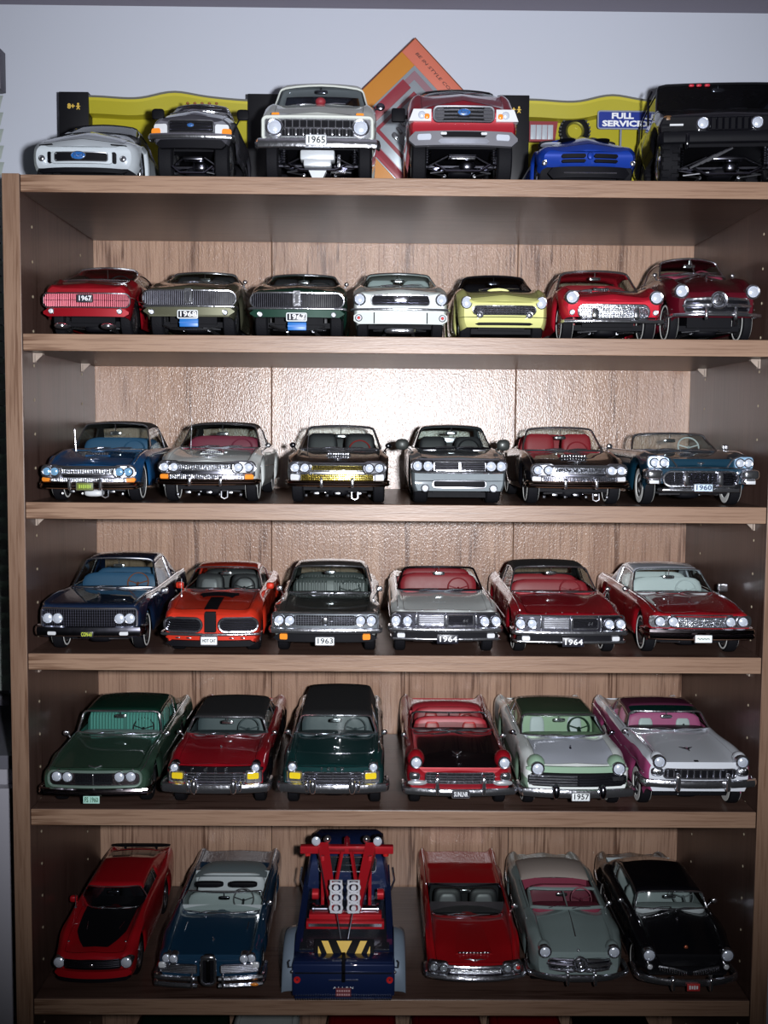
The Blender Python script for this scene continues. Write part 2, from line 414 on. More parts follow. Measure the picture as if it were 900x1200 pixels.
class Car:
    D = dict(L=265, sill=12, nosew=.95, tailw=.93, fx=.84, hx=.66, yw0=.31, yw1=.41, yr=.66, yb=.79, yq=.66, hr=73, rw=None, R=18, ax1=.17, ax2=.74,
             crown=2., bow=7., pw=2.2, rake=.0, nr='hard', fcrest=1.2, rcrest=0., fin=0., wbow=9., sharp=.25, tube=.75, ww=1, style='cap',
             cabin='hardtop', seats='bench', hoodgap=True, wheelw=11, sag=.0, tumble=.78, side=1., camber=2.4, under=True, mirrors=None, wheel_in=7)
    def __init__(s, name, label, row, pxL, pxR, Y0, body, group=None, cat='model car', yaw=0, trim=None, zref=25, base=None, **k):
        s.p = dict(s.D); s.p.update(base or {}); s.p.update(k); p = s.p; s.row = row; s.base = SZ[row]; s.Y0 = Y0/1000.
        cx = (pxL+pxR)/2; s.vref = 600
        X = None; z = s.base+zref/1000
        # pixel column -> X at this depth and height
        def Xat(u):
            v = 600
            for _ in range(6):
                q = ray(u, v, s.Y0); v += (q.z-z)*1250
            return q.x, v
        xl, _ = Xat(pxL); xr, _ = Xat(pxR); s.X = (xl+xr)/2; s.cx = cx
        s.k = (pxR-pxL)/((xr-xl)*1000); p['hw'] = (xr-xl)*500*.985
        s.root = empty(name, (s.X, s.Y0, s.base), label, cat, group, math.radians(yaw))
        s.body_m = body; s.trim = trim or mat('seat_black', (.015,.015,.018), .5)
        for a in ('hn','hc','hb','hd','ht','hf','hr'):      # heights may be given as photo rows: ('v', row)
            if a in p and isinstance(p[a], tuple): p[a] = s.z(p[a][1], p[a][2] if len(p[a]) > 2 else 0)
        p.setdefault('hn', 45); p.setdefault('hc', p['hn']+6); p.setdefault('hf', p['hn']+.5)
        p.setdefault('hb', p['hc']+1); p.setdefault('hd', p['hb']-1); p.setdefault('ht', p['hd']-3)
        for a, h in (('yw0', p['hc']), ('yw1', p['hr']-2.2), ('yr', p['hr']), ('yb', p['hd'])):
            if isinstance(p[a], tuple): p[a] = s.yat(p[a][1], h)/p['L']
        if p['rw'] is None: p['rw'] = p['hw']*p['fx']*p['tumble']
        if 'chinv' not in p: p['chinv'] = {1: 371.5, 2: 567, 3: 747, 4: 929, 5: 1146}.get(row)
        if p['chinv']: p['chin'] = max(0, s.z(p['chinv'])-p['sill'])
        s.profile()
    # photo row -> height above the shelf at a depth of y mm behind the nose
    def z(s, v, y=0): return (ray(s.cx, v, s.Y0+y/1000).z - s.base)*1000
    def yat(s, v, h):
        d = ray(s.cx, v, 0) - CAM; t = (s.base+h/1000-CAM.z)/d.z
        return ((CAM+d*t).y - s.Y0)*1000
    def d(s, px): return px/s.k
    def F(s, x, z=None):
        p = s.p; z = p['hn']*.7 if z is None else z
        return p['bow']*(min(abs(x), p['hw']*1.02)/p['hw'])**p['pw'] + p['rake']*(z-p['hn']*.6)
    def profile(s):
        p = s.p; hw = p['hw']; yc = p['yw0']; 
        s.W = [(0, p['nosew']*hw), (.05, (p['nosew']*.4+.6)*hw), (.14, .995*hw), (.5, hw), (.8, .99*hw), (.94, (p['tailw']*.4+.6)*hw), (1, p['tailw']*hw)]
        s.ZC = [(0, p['hn']), (.03, p['hn']+(p['hc']-p['hn'])*.22), (yc, p['hc']), (p['yb'], p['hd']+.3), (.95, p['hd']*.5+p['ht']*.5), (1, p['ht'])]
        if yc > .2: s.ZC.insert(2, (yc*.5, p['hn']*.32+p['hc']*.68))
        s.ZF = [(0, p['hf']), (.04, p['hf']+p['fcrest']*.6), (.14, (p['hf']+p['hb'])/2+p['fcrest']), (yc, p['hb']), (.55, p['hb']-p['sag']), (.72, p['hb']-p['sag']*.3+p['rcrest']), (.9, p['hd']+p['rcrest']+p['fin']*.6), (.97, p['hd']+p['fin']*.95), (1, p['ht']+p['fin'])]
    def nosefac(s, y):
        L = s.p['L']; tab = {'hard': [(0, .93), (1.2, .975), (4, 1)], 'soft': [(0, .80), (3, .92), (8, .985), (14, 1)], 'mid': [(0, .88), (2, .95), (6, 1)], 'round': [(0, .66), (4, .84), (10, .95), (20, 1)]}[s.p['nr']]
        return min(pchip(tab, y), pchip([(0, .86), (2, .95), (7, 1)], L-y))
    def section(s, y):
        p = s.p; L = p['L']; t = y/L; w = pchip(s.W, t); zc = pchip(s.ZC, t); zf = pchip(s.ZF, t); cr = p['crown']
        zb = p['sill']
        if t < .09: zb += (1-(t/.09)**3)*p.get('chin', 2)
        if t > .93: zb += (t-.93)/.07*7
        R = p['R']; ra = R*1.14
        for a in (p['ax1']*L, p['ax2']*L):
            q = ra*ra-(y-a)**2
            if q > 0: zb = max(zb, min(R+math.sqrt(q), zf-6))
        fx, hx = p['fx'], p['hx']
        if t < yfade(p): hx = hx
        zh = zf*.35+(zc-cr)*.65 if t < p['yw0'] or t > p['yb'] else zc-cr
        pts = [(w*.93, zb), (w*.985, zb+(zf-zb)*.22), (w*p['side'], zb+(zf-zb)*.6), (w*p.get('shw', .965), zf-2.2-(zf-zb)*.06), (w*fx, zf), (w*hx, zh), (0, zc)]
        q = crom(pts, 4, p['sharp'])
        f = s.nosefac(y); zm = (p['sill']+p['hn'])*.42
        return [(x*(.4*f+.6) if f < 1 else x, zm+(z-zm)*f if f < 1 else z) for x, z in q]
    def deform(s, x, y, z):
        p = s.p; a = max(0, 1-y/70); b = max(0, 1-(p['L']-y)/60)
        return (x, y+a*s.F(x, z)-b*(5*(abs(x)/p['hw'])**2.2), z)
    def build_body(s, hood=None, decklid=None, lower=None, lower_j=(0, 11), open_to=None, door_span=None, hood_j=18, fl=None, deckname='trunk_lid'):
        p = s.p; L = p['L']; ys = [0, 1.2, 3, 6, 10, 15]
        yo0 = p['yw0']*L+(0 if p['cabin'] == 'closed' else p['wbow']+1); yo1 = (open_to or p['yb'])*L-3
        dr = door_span or (p['yw0']+.05, .60)
        ks = sorted(set([15+k*(L-30)/38 for k in range(1, 38)]+[L-15, L-10, L-6, L-3, L-1, L]))
        pr = sorted({yo0, yo1, dr[0]*L, dr[1]*L, p['yw0']*L})
        ks = [q for q in ks if all(abs(q-m_) > 2.0 for m_ in pr) or q > L-11] + pr
        ys += sorted(ks); s.ys = ys
        G = []
        for y in ys:
            h = s.section(y); full = [(-x, z) for x, z in h]+[(x, z) for x, z in reversed(h[:-1])]
            G.append([s.deform(x, y, z) for x, z in full])
        n = len(G[0]); mid = n//2; io0 = ys.index(yo0); io1 = ys.index(yo1); id0 = ys.index(dr[0]*L); id1 = ys.index(dr[1]*L)
        s.G = G; s.n = n; s.io = (io0, io1); jc = 16
        closed = p['cabin'] == 'closed'
        iwh = ys.index(p['yw0']*L)-0
        def cls(i, j):
            jj = j if j < mid else n-2-j                # distance from the sill, mirrored
            if not closed and io0 <= i < io1 and jj >= jc: return None
            if p['hoodgap'] and 3 <= i < iwh and jj >= hood_j: return 'hood'
            if i >= io1+1 and ys[i+1] < L-8 and jj >= hood_j and not closed: return 'trunk_lid'
            if not closed and id0 <= i < id1 and 3 <= jj < jc-1: return 'doorL' if j < mid else 'doorR'
            if lower and lower_j[0] <= jj < lower_j[1]: return 'lower'
            return 'body'
        parts = {}
        for i in range(len(G)-1):
            for j in range(n-1):
                c = cls(i, j)
                if c: parts.setdefault(c, []).append((i, j))
        for key, cells in parts.items():
            b = MB(); idx = {}; panel = key in ('hood', 'trunk_lid', 'doorL', 'doorR')
            i0, i1 = min(c[0] for c in cells), max(c[0] for c in cells)+1; j0, j1 = min(c[1] for c in cells), max(c[1] for c in cells)+1
            def vid(i, j):
                if (i, j) not in idx:
                    v = Vector(G[i][j])
                    if panel:
                        g = .32
                        def pull(a, bb):
                            q = Vector(G[a][bb])-Vector(G[i][j]); return q.normalized()*min(g, q.length*.5) if q.length > 1e-6 else Vector()
                        if i == i0: v += pull(i+1, j)
                        if i == i1: v += pull(i-1, j)
                        if j == j0: v += pull(i, j+1)
                        if j == j1: v += pull(i, j-1)
                        c0 = Vector((0, 0, 1)) if key in ('hood', 'trunk_lid') else Vector((-1 if key == 'doorL' else 1, 0, 0))
                        v += c0*(.22 if key == 'trunk_lid' or key == 'hood' else .12)
                    idx[(i, j)] = len(b.v); b.v.append(tuple(v))
                return idx[(i, j)]
            for i, j in cells: b.f.append((vid(i, j), vid(i, j+1), vid(i+1, j+1), vid(i+1, j)))
            if key == 'body':                       # nose and tail walls
                for e in (0, len(G)-1):
                    a = [len(b.v)+q for q in range(n)]; b.v += G[e]
                    for q in range(mid):
                        if q < mid-1: b.f.append((a[q], a[q+1], a[n-2-q], a[n-1-q]))
                        else: b.f.append((a[q], a[q+1], a[q+2]))
            if lower and key.startswith('door'):    # two-tone doors: split the cells
                for nm, sel, mt in (('door', lambda jj: jj >= lower_j[1], s.body_m), ('door', lambda jj: jj < lower_j[1], lower)):
                    bb = MB(); bb.v = b.v; bb.f = [f for f, (i, j) in zip(b.f, cells) if sel(j if j < mid else n-2-j)]
                    bb.build(nm, mt, s.root, ang=50)
                continue
            mt = {'body': s.body_m, 'hood': hood or s.body_m, 'trunk_lid': decklid or s.body_m, 'lower': lower}.get(key, s.body_m)
            o = b.build({'body': 'body', 'lower': 'side_panel', 'doorL': 'door', 'doorR': 'door', 'trunk_lid': deckname}.get(key, key), mt, s.root, ang=42 if key == 'body' else 50)
            if key == 'hood': s.hood = o
        s.wheels(); 
        if not closed: s.interior()
        if p['under']: s.chassis()
        # bright moulding along each flank
        return s
    def side_xy(s, y, z):
        """half width of the flank at (y, z)"""
        q = s.section(y); best = q[0][0]
        for a, b in zip(q, q[1:]):
            if (a[1]-z)*(b[1]-z) <= 0 and abs(b[1]-a[1]) > 1e-6: return a[0]+(b[0]-a[0])*(z-a[1])/(b[1]-a[1])
        return best
    def strip(s, z0, z1, y0=.03, y1=.97, r=.55, m=None, name='side_moulding', n=14):
        L = s.p['L']
        for sd in (-1, 1):
            P = []
            for k in range(n+1):
                t = k/n; y = (y0+(y1-y0)*t)*L; z = z0+(z1-z0)*t; x = s.side_xy(y, z)+.2
                P.append(s.deform(sd*x, y, z))
            MB().tube(P, r, 6).build(name, m or CHROME, s.root)
    def crest(s, y0=.03, y1=.97, r=.6, m=None, name='fender_moulding', j=15, sides=(-1, 1)):
        for sd in sides:
            P = []
            for i, y in enumerate(s.ys):
                if y0*s.p['L'] <= y <= y1*s.p['L']:
                    q = s.G[i][j if sd < 0 else s.n-1-j]; P.append((q[0], q[1], q[2]+.3))
            MB().tube(P, r, 6).build(name, m or CHROME, s.root)
    def wheels(s):
        p = s.p; tm = wheel_mesh(p['R'], p['wheelw'], p['ww'], p['style'])
        for ax in (p['ax1'], p['ax2']):
            for sd in (-1, 1):
                w_ = None
                for src in tm:
                    if src is None: continue
                    o = src.copy(); C.objects.link(o)
                    if w_ is None: w_ = o; o.parent = s.root; o.location = (sd*(p['hw']-p['wheel_in']-p['wheelw']*.2)*.001, ax*p['L']*.001, (p['R']+.05)*.001)
                    else: o.parent = w_
    def chassis(s):
        p = s.p; hw, L, R = p['hw'], p['L'], p['R']; z0 = p['sill']
        b = MB(); b.box((0, L*.52, z0+1.5), (hw*1.4, L*.78, 5)); b.box((0, p['ax1']*L+2, z0+8), (hw*1.02, 30, 12)); b.box((0, p['ax2']*L, z0+8), (hw*1.02, 40, 12))
        b.build('chassis', BLACK, s.root)
        for a in (p['ax1'], p['ax2']):
            b = MB(); b.tube([(-hw+9, a*L, R*.9), (-hw*.4, a*L-3, R*.62), (hw*.4, a*L-3, R*.62), (hw-9, a*L, R*.9)], 1.3, 7); b.build('axle', DARKCH, s.root)
        b = MB(); b.ell((0, p['ax1']*L+6, R*.62), (11, 13, 5.2), .5); b.build('oil_pan', BLACK, s.root)
        for sd in (-1, 1):
            b = MB(); b.tube([(sd*hw*.28, p['ax1']*L+8, R*.55), (sd*hw*.34, L*.4, R*.5), (sd*hw*.5, L*.7, R*.5)], 1.5, 7)
            b.tube([(sd*hw*.2, p['ax1']*L-10, R*.6), (sd*hw*.55, p['ax1']*L-4, R*.55), (sd*hw*.28, p['ax1']*L+8, R*.55)], .9, 6); b.build('exhaust_pipe', SATIN, s.root)
    def interior(s):
        p = s.p; L, hw = p['L'], p['hw']; y0, y1 = s.ys[s.io[0]], s.ys[s.io[1]]; bw = hw*p['fx']-1.2; tr = s.trim; zb = p['hb']-p['sag']
        b = MB(); zf = p['sill']+4; z1 = zb-1.2
        b.add([(-bw, y0, z1), (bw, y0, z1), (bw, y1, z1), (-bw, y1, z1), (-bw*.97, y0, zf), (bw*.97, y0, zf), (bw*.97, y1, zf), (-bw*.97, y1, zf)],
              [(4,5,6,7), (0,1,5,4), (1,2,6,5), (2,3,7,6), (3,0,4,7)])
        b.build('cabin_tub', p.get('tubm', tr), s.root, smooth=False)
        b = MB(); b.ell((0, y0+5, p['hc']-4), (bw-.8, 8, 4.2), .35); b.build('dashboard', p.get('dashm', tr), s.root)
        yf = p.get('yseat', .475)*L; yr_ = p.get('yseat2', .66)*L; sh = p.get('seath', zb+9)
        def seat(y, kind, nm, h, cw=bw-2):
            xs = [0] if kind == 'bench' else [-cw*.52, cw*.52]
            for x0 in xs:
                b = MB(); w_ = cw if kind == 'bench' else cw*.42
                b.ell((x0, y-13, zf+7), (w_, 15, 6.5), .4); b.ell((x0, y, (h+zf)/2+2), (w_, 4.6, (h-zf)/2), .38, 20, 9, .4, Matrix.Rotation(-.16, 3, 'X'))
                o = b.build(nm, tr, s.root)
                if p.get('pleat'):
                    pb = MB(); k = int(w_*2/3.1)
                    for q in range(k):
                        x = x0-w_+(q+.5)*2*w_/k
                        if abs(x-x0) > w_*.93 or (kind == 'bench' and abs(x) < 2.5): continue
                        pb.tube([(x, y-5.2, zf+12), (x, y-4.2+.5, h-3.4), (x, y-2.4+.6, h-1.6)], 1.15, 6)
                    pb.build('seat_pleats', p['pleat'], o)
                if p.get('insert'):
                    pb = MB()
                    for sd in ((-.5, .5) if kind == 'bench' else (0,)):
                        pb.ell((x0+sd*w_, y-3.4, (h+zf)/2+1), (w_*(.20 if kind == 'bench' else .6), 2.6, (h-zf)/2*.82), .4, 16, 9, .4, Matrix.Rotation(-.16, 3, 'X'))
                    pb.build('seat_insert', p['insert'], o)
        seat(yf, p['seats'], 'front_seat', sh)
        if yr_+6 < y1: seat(min(yr_, y1-8), 'bench', 'rear_seat', sh-1, bw-4)
        # steering wheel on the photo's right
        xw = hw*.40; yw = y0+19; zw = p['hc']+p.get('swz', -.5); Rw = Matrix.Rotation(math.radians(62), 3, 'X'); b = MB(); P = []
        for k in range(24):
            a = 2*PI*k/24; v = Rw @ Vector((math.cos(a)*10.5, math.sin(a)*10.5, 0)); P.append((xw+v.x, yw+v.y, zw+v.z))
        b.tube(P, .75, 6, closed=True)
        for a in (.2, PI-.2, -PI/2):
            v = Rw @ Vector((math.cos(a)*10.3, math.sin(a)*10.3, 0)); b.tube([(xw, yw-1, zw-1), (xw+v.x, yw+v.y, zw+v.z)], .6, 5)
        b.tube([(xw, yw, zw), (xw, y0+4, zw-9)], 1.2, 6); b.build('steering_wheel', p.get('swm', tr), s.root)
        if p['seats'] == 'bucket':
            b = MB(); b.ell((0, yf-16, zf+8), (5, 22, 9), .3); b.build('centre_console', p.get('conm', tr), s.root)
    def surf(s, x, y):
        """height of the bodywork above (x, y)"""
        q = s.section(y); X = abs(x)
        for a, b in zip(q[::-1], q[::-1][1:]):
            if a[0] <= X <= b[0]: return a[1]+(b[1]-a[1])*((X-a[0])/max(1e-6, b[0]-a[0]))
        return q[16][1]
    def top(s, roof=None, frame=None, rear=True, fr=None, gm=None, roofname='roof', pillar=None, glassroof=None, divider=False, softseam=False):
        p = s.p; L = p['L']; hr = p['hr']; roof = roof or s.body_m; fr = fr or .8; gm = gm or GLASS
        y0, y1, yr, yb = [p[k]*L for k in ('yw0', 'yw1', 'yr', 'yb')]; conv = p['cabin'] == 'convertible'
        st = [('w', y0+(y1-y0)*k/4) for k in range(5)]
        if not conv: st += [('r', y1+(yr-y1)*k/6) for k in range(1, 7)]+[('b', yr+(yb-yr)*k/5) for k in range(1, 6)]
        zt0 = pchip(s.ZC, p['yw0'])+.4; zd = pchip(s.ZC, p['yb'])+.3; rows = []; hr1 = hr-p.get('hdrop', 2.2)
        for kind, y in st:
            if kind == 'w': u = (y-y0)/(y1-y0); z = zt0+(hr1-zt0)*(u*1.08-.08*u*u*1.0 if u < 1 else 1); z = min(z, hr1)
            elif kind == 'r': u = (y-y1)/(yr-y1); z = hr1+(hr-hr1)*math.sin(min(1, u*1.7)*PI/2)-max(0, u-.6)**2*p.get('rdrop', 12)
            else:
                u = (y-yr)/(yb-yr); zr_ = hr-.16*p.get('rdrop', 12); z = zr_+(zd-zr_)*(u if not p.get('fast') else u)
                z += math.sin(u*PI)*p.get('bulge', 1.5)
            t = y/L; zbelt = pchip(s.ZF, t); bw = pchip(s.W, t)*p['fx']; zbelt = min(zbelt, z)
            cr = min(4.5, max(.3, (z-zbelt)*.45)); hwid = lambda zz: bw+(p['rw']-bw)*max(0, min(1, (zz-zbelt)/(hr-zbelt+.01)))
            zz = z-cr; w_ = hwid(zz); cam_ = p['camber']*min(1, (z-zbelt)/15 if kind != 'w' else (z-zbelt)/25+.15)
            half = [(bw, zbelt)]+[(hwid(zbelt+(zz-zbelt)*q), zbelt+(zz-zbelt)*q) for q in (.5, .88)]+[(w_, zz), (w_-cr*.35, z-cr*.3-cam_*.5), (w_*.86, z-cam_*.6), (w_*.6, z-cam_*.28), (w_*.3, z-cam_*.08), (0, z)]
            full = [(-a, b) for a, b in half]+[(a, b) for a, b in reversed(half[:-1])]
            f = {'w': 1, 'r': max(0, 1-(y-y1)/(yr-y1+.01)/.7), 'b': 0}[kind]; g = (y-yr)/(yb-yr) if kind == 'b' else 0
            rows.append([(x, y+p['wbow']*f*(abs(x)/bw)**2-p.get('bbow', 8)*g*(abs(x)/bw)**2, zz_) for x, zz_ in full])
        n = len(rows[0]); mid = n//2; yq = p['yq']*L; nw = 4
        bins = {}
        for i in range(len(rows)-1):
            k0 = st[i+1][0]; ym = (st[i][1]+st[i+1][1])/2
            for j in range(n-1):
                jj = j if j < mid else n-2-j
                if k0 == 'w': c = 'windshield' if jj >= 3 else ('side_window' if not conv else None)
                elif k0 == 'r':
                    c = 'roof' if (jj >= 2 or ym > yq) else 'side_window'
                    if glassroof and c == 'roof' and st[i+1][1] <= glassroof*L and jj >= 4: c = 'glass_roof_panel'
                else: c = ('rear_window' if jj >= p.get('bjj', 5) and 0 < (i-10) < 4 else 'roof') if jj >= 3 or ym > yq else 'side_window'
                if c: bins.setdefault((c, j >= mid and c == 'side_window'), []).append((i, j))
        for (c, _), cells in bins.items():
            b = MB(); idx = {}
            for i, j in cells:
                f = []
                for a, bb in ((i, j), (i, j+1), (i+1, j+1), (i+1, j)):
                    if (a, bb) not in idx: idx[(a, bb)] = len(b.v); b.v.append(rows[a][bb])
                    f.append(idx[(a, bb)])
                b.f.append(tuple(f))
            mt = {'roof': roof, 'glass_roof_panel': p.get('groofm', gm)}.get(c, gm)
            o = b.build({'windshield': 'windshield', 'roof': roofname}.get(c, c), mt, s.root, ang=60)
            if c == 'roof' and p.get('liner'):
                bb = MB(); bb.v = [(q[0]*.985, q[1], q[2]-1.6) for q in b.v]; bb.f = list(b.f); bb.build('headliner', p['liner'], o)
            if c == 'roof':
                md = o.modifiers.new('shell', 'SOLIDIFY'); md.thickness = .0009; md.offset = -1; s.roof = o
        # screen surround: sill, posts, header
        P = [rows[i][3] for i in range(nw+1)]+[rows[nw][j] for j in range(4, n-4)]+[rows[nw-i][n-4] for i in range(nw+1)]+[rows[0][j] for j in range(n-5, 3, -1)]
        P = [(q[0], q[1]-.35, q[2]+.25) for q in P]
        MB().tube(P, fr, 7, closed=True).build('windshield_frame', frame or CHROME, s.root)
        s.rows = rows
        if divider: MB().tube([rows[i][mid] for i in range(nw+1)], .7, 6).build('windshield_divider', frame or CHROME, s.root)
        if not conv:      # bright drip rail and belt line
            iq = max(i for i in range(len(rows)) if st[i][1] <= yq+.1)
            for sd in (0, 1):
                jx = lambda j: j if sd == 0 else n-1-j
                pts = [rows[i][jx(2)] for i in range(1, iq+1)]+[rows[iq][jx(1)], rows[iq][jx(0)]]
                pts = [(q[0]+(-.3 if sd == 0 else .3), q[1], q[2]+.1) for q in pts]
                if len(pts) > 3: MB().tube(pts, .5, 6).build('window_moulding', p.get('dripm', CHROME), s.root)
        # rear view mirror
        zt = rows[nw][mid][2]; b = MB(); ym = y1+2; b.ell((0, ym+1, zt-p.get('rvd', 7)), (6, 1.1, 1.9), .5, 12, 7); b.tube([(0, ym, zt-1), (0, ym+1, zt-p.get('rvd', 7)+1)], .5, 5); b.build('rear_view_mirror', DARKCH if p.get('rvdark') else CHROME, s.root)
        # two wipers
        if p.get('wipers', True):
            b = MB()
            for sd in (-.62, .12):
                x = sd*p['rw']; ya = y0+p['wbow']*(x/(p['hw']*.84))**2; b.tube([(x, ya-1.5, zt0+.6), (x+9, ya-.8, zt0+2.0), (x+19, ya-.2, zt0+1.9)], [.8, .6, .4], 5)
            b.build('wiper', CHROME if p.get('wchrome', True) else BLACK, s.root)
        return s
    def boot(s, m, y0=.68, y1=.80, h=6, m2=None, wk=.9):
        """folded soft top in a fabric boot behind the rear seat"""
        p = s.p; L = p['L']; b = MB(); rows = []; yc = (y0+y1)/2*L; ry = (y1-y0)/2*L; bw = p['hw']*p['fx']*wk
        for i in range(9):
            a = -PI/2+PI*i/8; row = []
            for j in range(25):
                t = -PI/2+PI*j/24; x = bw*math.copysign(abs(math.sin(t))**.55, math.sin(t)); e = math.cos(t)**.4 if abs(math.cos(t)) > 1e-6 else 0
                row.append((x, yc+ry*math.sin(a)-9*(x/bw)**2, p['hb']-p['sag']-1.5+h*math.cos(a)*max(.25, e)))
            rows.append(row)
        b.grid(rows); return b.build('folded_top_boot', m, s.root)
    # ---- front pieces; photo pixels relative to the nose centre give sizes
    def rect_panel(s, x0, x1, z0, z1, rad, proud, m, name, parent=None, dz=0, nx=18):
        P = []; b = MB(); rows = []
        for k in range(nx+1):
            x = x0+(x1-x0)*k/nx; e = min(x-x0, x1-x); c = rad-math.sqrt(max(0, rad*rad-(rad-e)**2)) if e < rad else 0
            c = min(c, (z1-z0)/2*.98)
            za, zb = z0+c, z1-c
            ff = lambda z: s.F(x, z)
            rows.append([(x, ff(za)+2.5, za), (x, ff(za)-proud, za), (x, ff((za+zb)/2)-proud, (za+zb)/2), (x, ff(zb)-proud, zb), (x, ff(zb)+2.5, zb)])
        b.grid(rows, cv=True); b.f.append(tuple(range(5))); m_ = len(b.v)-5; b.f.append(tuple(m_+q for q in range(5)))
        return b.build(name, m, parent or s.root, ang=45)
    def ring(s, x0, x1, z0, z1, rad, proud, r, m, name, parent=None):
        P = rr_path(x0, x1, z0, z1, rad)
        Q = []
        for a, c in zip(P, P[1:]+P[:1]):
            k = max(1, int(abs(c[0]-a[0])/5))
            for q in range(k): Q.append((a[0]+(c[0]-a[0])*q/k, a[1]+(c[1]-a[1])*q/k))
        return MB().tube([(x, s.F(x, z)-proud, z) for x, z in Q], r, 6, closed=True).build(name, m, parent or s.root)
    def grille(s, dx0, dx1, v0, v1, nh=3, nv=0, rad=2, back=None, bar=None, rim=None, rimr=.7, br=.45, proud=.6, name='grille', both=False):
        z1, z0 = s.z(v0), s.z(v1)
        for sg in ((1, -1) if both else (1,)):
            x0, x1 = sorted((sg*s.d(dx0), sg*s.d(dx1)))
            g = s.rect_panel(x0, x1, z0, z1, rad, proud, back or BLACK, name)
            b = MB()
            def inset(x):
                e = min(x-x0, x1-x); return min((z1-z0)/2*.95, rad-math.sqrt(max(0, rad*rad-(rad-e)**2))) if e < rad else 0
            for k in range(nh):
                z = z0+(z1-z0)*(k+1)/(nh+1); xa, xb = x0+rad*.35, x1-rad*.35
                b.tube([(xa+(xb-xa)*q/12, s.F(xa+(xb-xa)*q/12, z)-proud-br*.6, z) for q in range(13)], br, 5)
            for k in range(nv):
                x = x0+(x1-x0)*(k+.5)/nv; i_ = inset(x)
                b.tube([(x, s.F(x, z0)-proud-br*.6, z0+i_+.2), (x, s.F(x, z1)-proud-br*.6, z1-i_-.2)], br*.8, 5)
            if nh+nv: b.build('grille_bars', bar or CHROME, g)
            if rim is not False: s.ring(x0, x1, z0, z1, rad, proud+.3, rimr, rim or CHROME, 'grille_surround', g)
        return g
    def lamp(s, dx, v, rpx, m=None, bez=None, proud=1.0, name='headlight', bz=1.22, both=True, hood=0, zr=1., bt=.22, tilt=0):
        z = s.z(v); r = s.d(rpx)
        for sg in ((-1, 1) if both else (1,)):
            x = sg*s.d(dx); y = s.F(x, z)-proud; b = MB(); rows = []
            for rr_, yy in ((.02, -.32), (.35, -.29), (.62, -.22), (.85, -.1), (1, .06), (1, 1.2)):
                rows.append([(x+r*rr_*math.cos(2*PI*q/20), y+r*yy, z+r*zr*rr_*math.sin(2*PI*q/20)) for q in range(20)])
            b.grid(rows, cv=True); o = b.build(name, m or LENS, s.root)
            b = MB(); b.tube([(x+r*(bz-.1)*math.cos(2*PI*q/22), y-.0*r, z+r*zr*(bz-.1)*math.sin(2*PI*q/22)) for q in range(22)], r*bt, 7, closed=True)
            b.lathe([(y+.1*r, r*bz), (y+1.9*r+1, r*bz*1.02)], (x, 0, z), 1, 22)
            b.build('headlight_bezel' if name == 'headlight' else 'bezel', bez or CHROME, o)
            if hood: MB().ell((x, y+hood*1.0+.6, z+r*.15), (r*bz*1.05, hood, r*bz*1.1)).build('headlight_hood', s.body_m, s.root)
    def bumper(s, v0, v1, proud=4, hwk=1.0, wrap=26, m=None, thick=3.2, vee=0, groove=False, name='front_bumper', ends=0, tail=False):
        z1, z0 = s.z(v0), s.z(v1); h = (z1-z0)/2; zc = (z0+z1)/2; p = s.p; hw = p['hw']*hwk*.975
        path = []
        for k in range(17):
            x = -hw+2*hw*k/16; path.append((x, s.F(x, zc)-proud, zc-vee*(1-abs(x)/hw)))
        c = 3.5
        ends_ = []
        L = lambda sg: [(sg*(hw+1.6), s.F(hw)-proud+3, zc+ends*.3), (sg*(hw+2.2), s.F(hw)-proud+9, zc+ends*.7), (sg*(hw+1.8), s.F(hw)-proud+wrap, zc+ends)]
        path = L(-1)[::-1]+path+L(1)
        sec = [(1.0, .0), (.55, .62), (0, .9), (-.35, .62) if not groove else (-.1, .3), (-.35, 0) if not groove else (.2, 0), (-.35, -.62) if not groove else (-.1, -.3), (0, -.9), (.55, -.62)]
        sec = [(.9, .62), (0, 1), (-.75, .8), (-1, .35), (-.55 if groove else -1.05, 0), (-1, -.35), (-.75, -.8), (0, -1), (.9, -.62)]
        rows = []
        for i, q in enumerate(path):
            a = Vector(path[max(0, i-1)]); b_ = Vector(path[min(len(path)-1, i+1)]); t = (b_-a); t.z = 0; t.normalize(); nrm = Vector((-t.y, t.x, 0))   # points backward (+y) at the centre
            e = 1 if 0 < i < len(path)-1 else .55
            rows.append([tuple(Vector(q)+nrm*(u*thick*.5)+Vector((0, 0, w_*h*e))) for u, w_ in sec])
        b = MB(); b.grid(rows, cv=True); n = len(sec); b.f.append(tuple(range(n))); k = len(b.v)-n; b.f.append(tuple(k+q for q in range(n)))
        b.build(name, m or CHROME, s.root)
        s.bump = (zc, proud, thick)
    def plate(s, dx, v0, v1, wpx, txt, pm=None, ink=None, proud=7.5, size=None, rim=None, name='licence_plate'):
        z1, z0 = s.z(v0), s.z(v1); w_ = s.d(wpx); x = s.d(dx); y = -proud; h = z1-z0
        b = MB(); b.box((x, y, (z0+z1)/2), (w_, .9, h), ch=.3); o = b.build(name, pm or PLATEW, s.root)
        if rim:
            MB().tube([(a, y-.4, c) for a, c in rr_path(x-w_/2, x+w_/2, z0, z1, .8, 3)], .5, 6, closed=True).build('plate_frame', rim, o)
        if txt and txt[0] == '#':      # characters too small to read in the photo: plain strokes
            k = len(txt); b = MB()
            for q in range(k): b.box((x+w_*.74*((q+.5)/k-.5), y-.55, (z0+z1)/2), (w_*.74/k*.62, .2, h*(.42 if q % 2 else .5)))
            tag(b.build('plate_marks', ink or INKB, o, smooth=False), kind='stuff')
        elif txt: text('plate_text', txt, size or h*.95, ink or INKB, o, (x, y-.55, (z0+z1)/2), width=w_*.82, bold=.12)
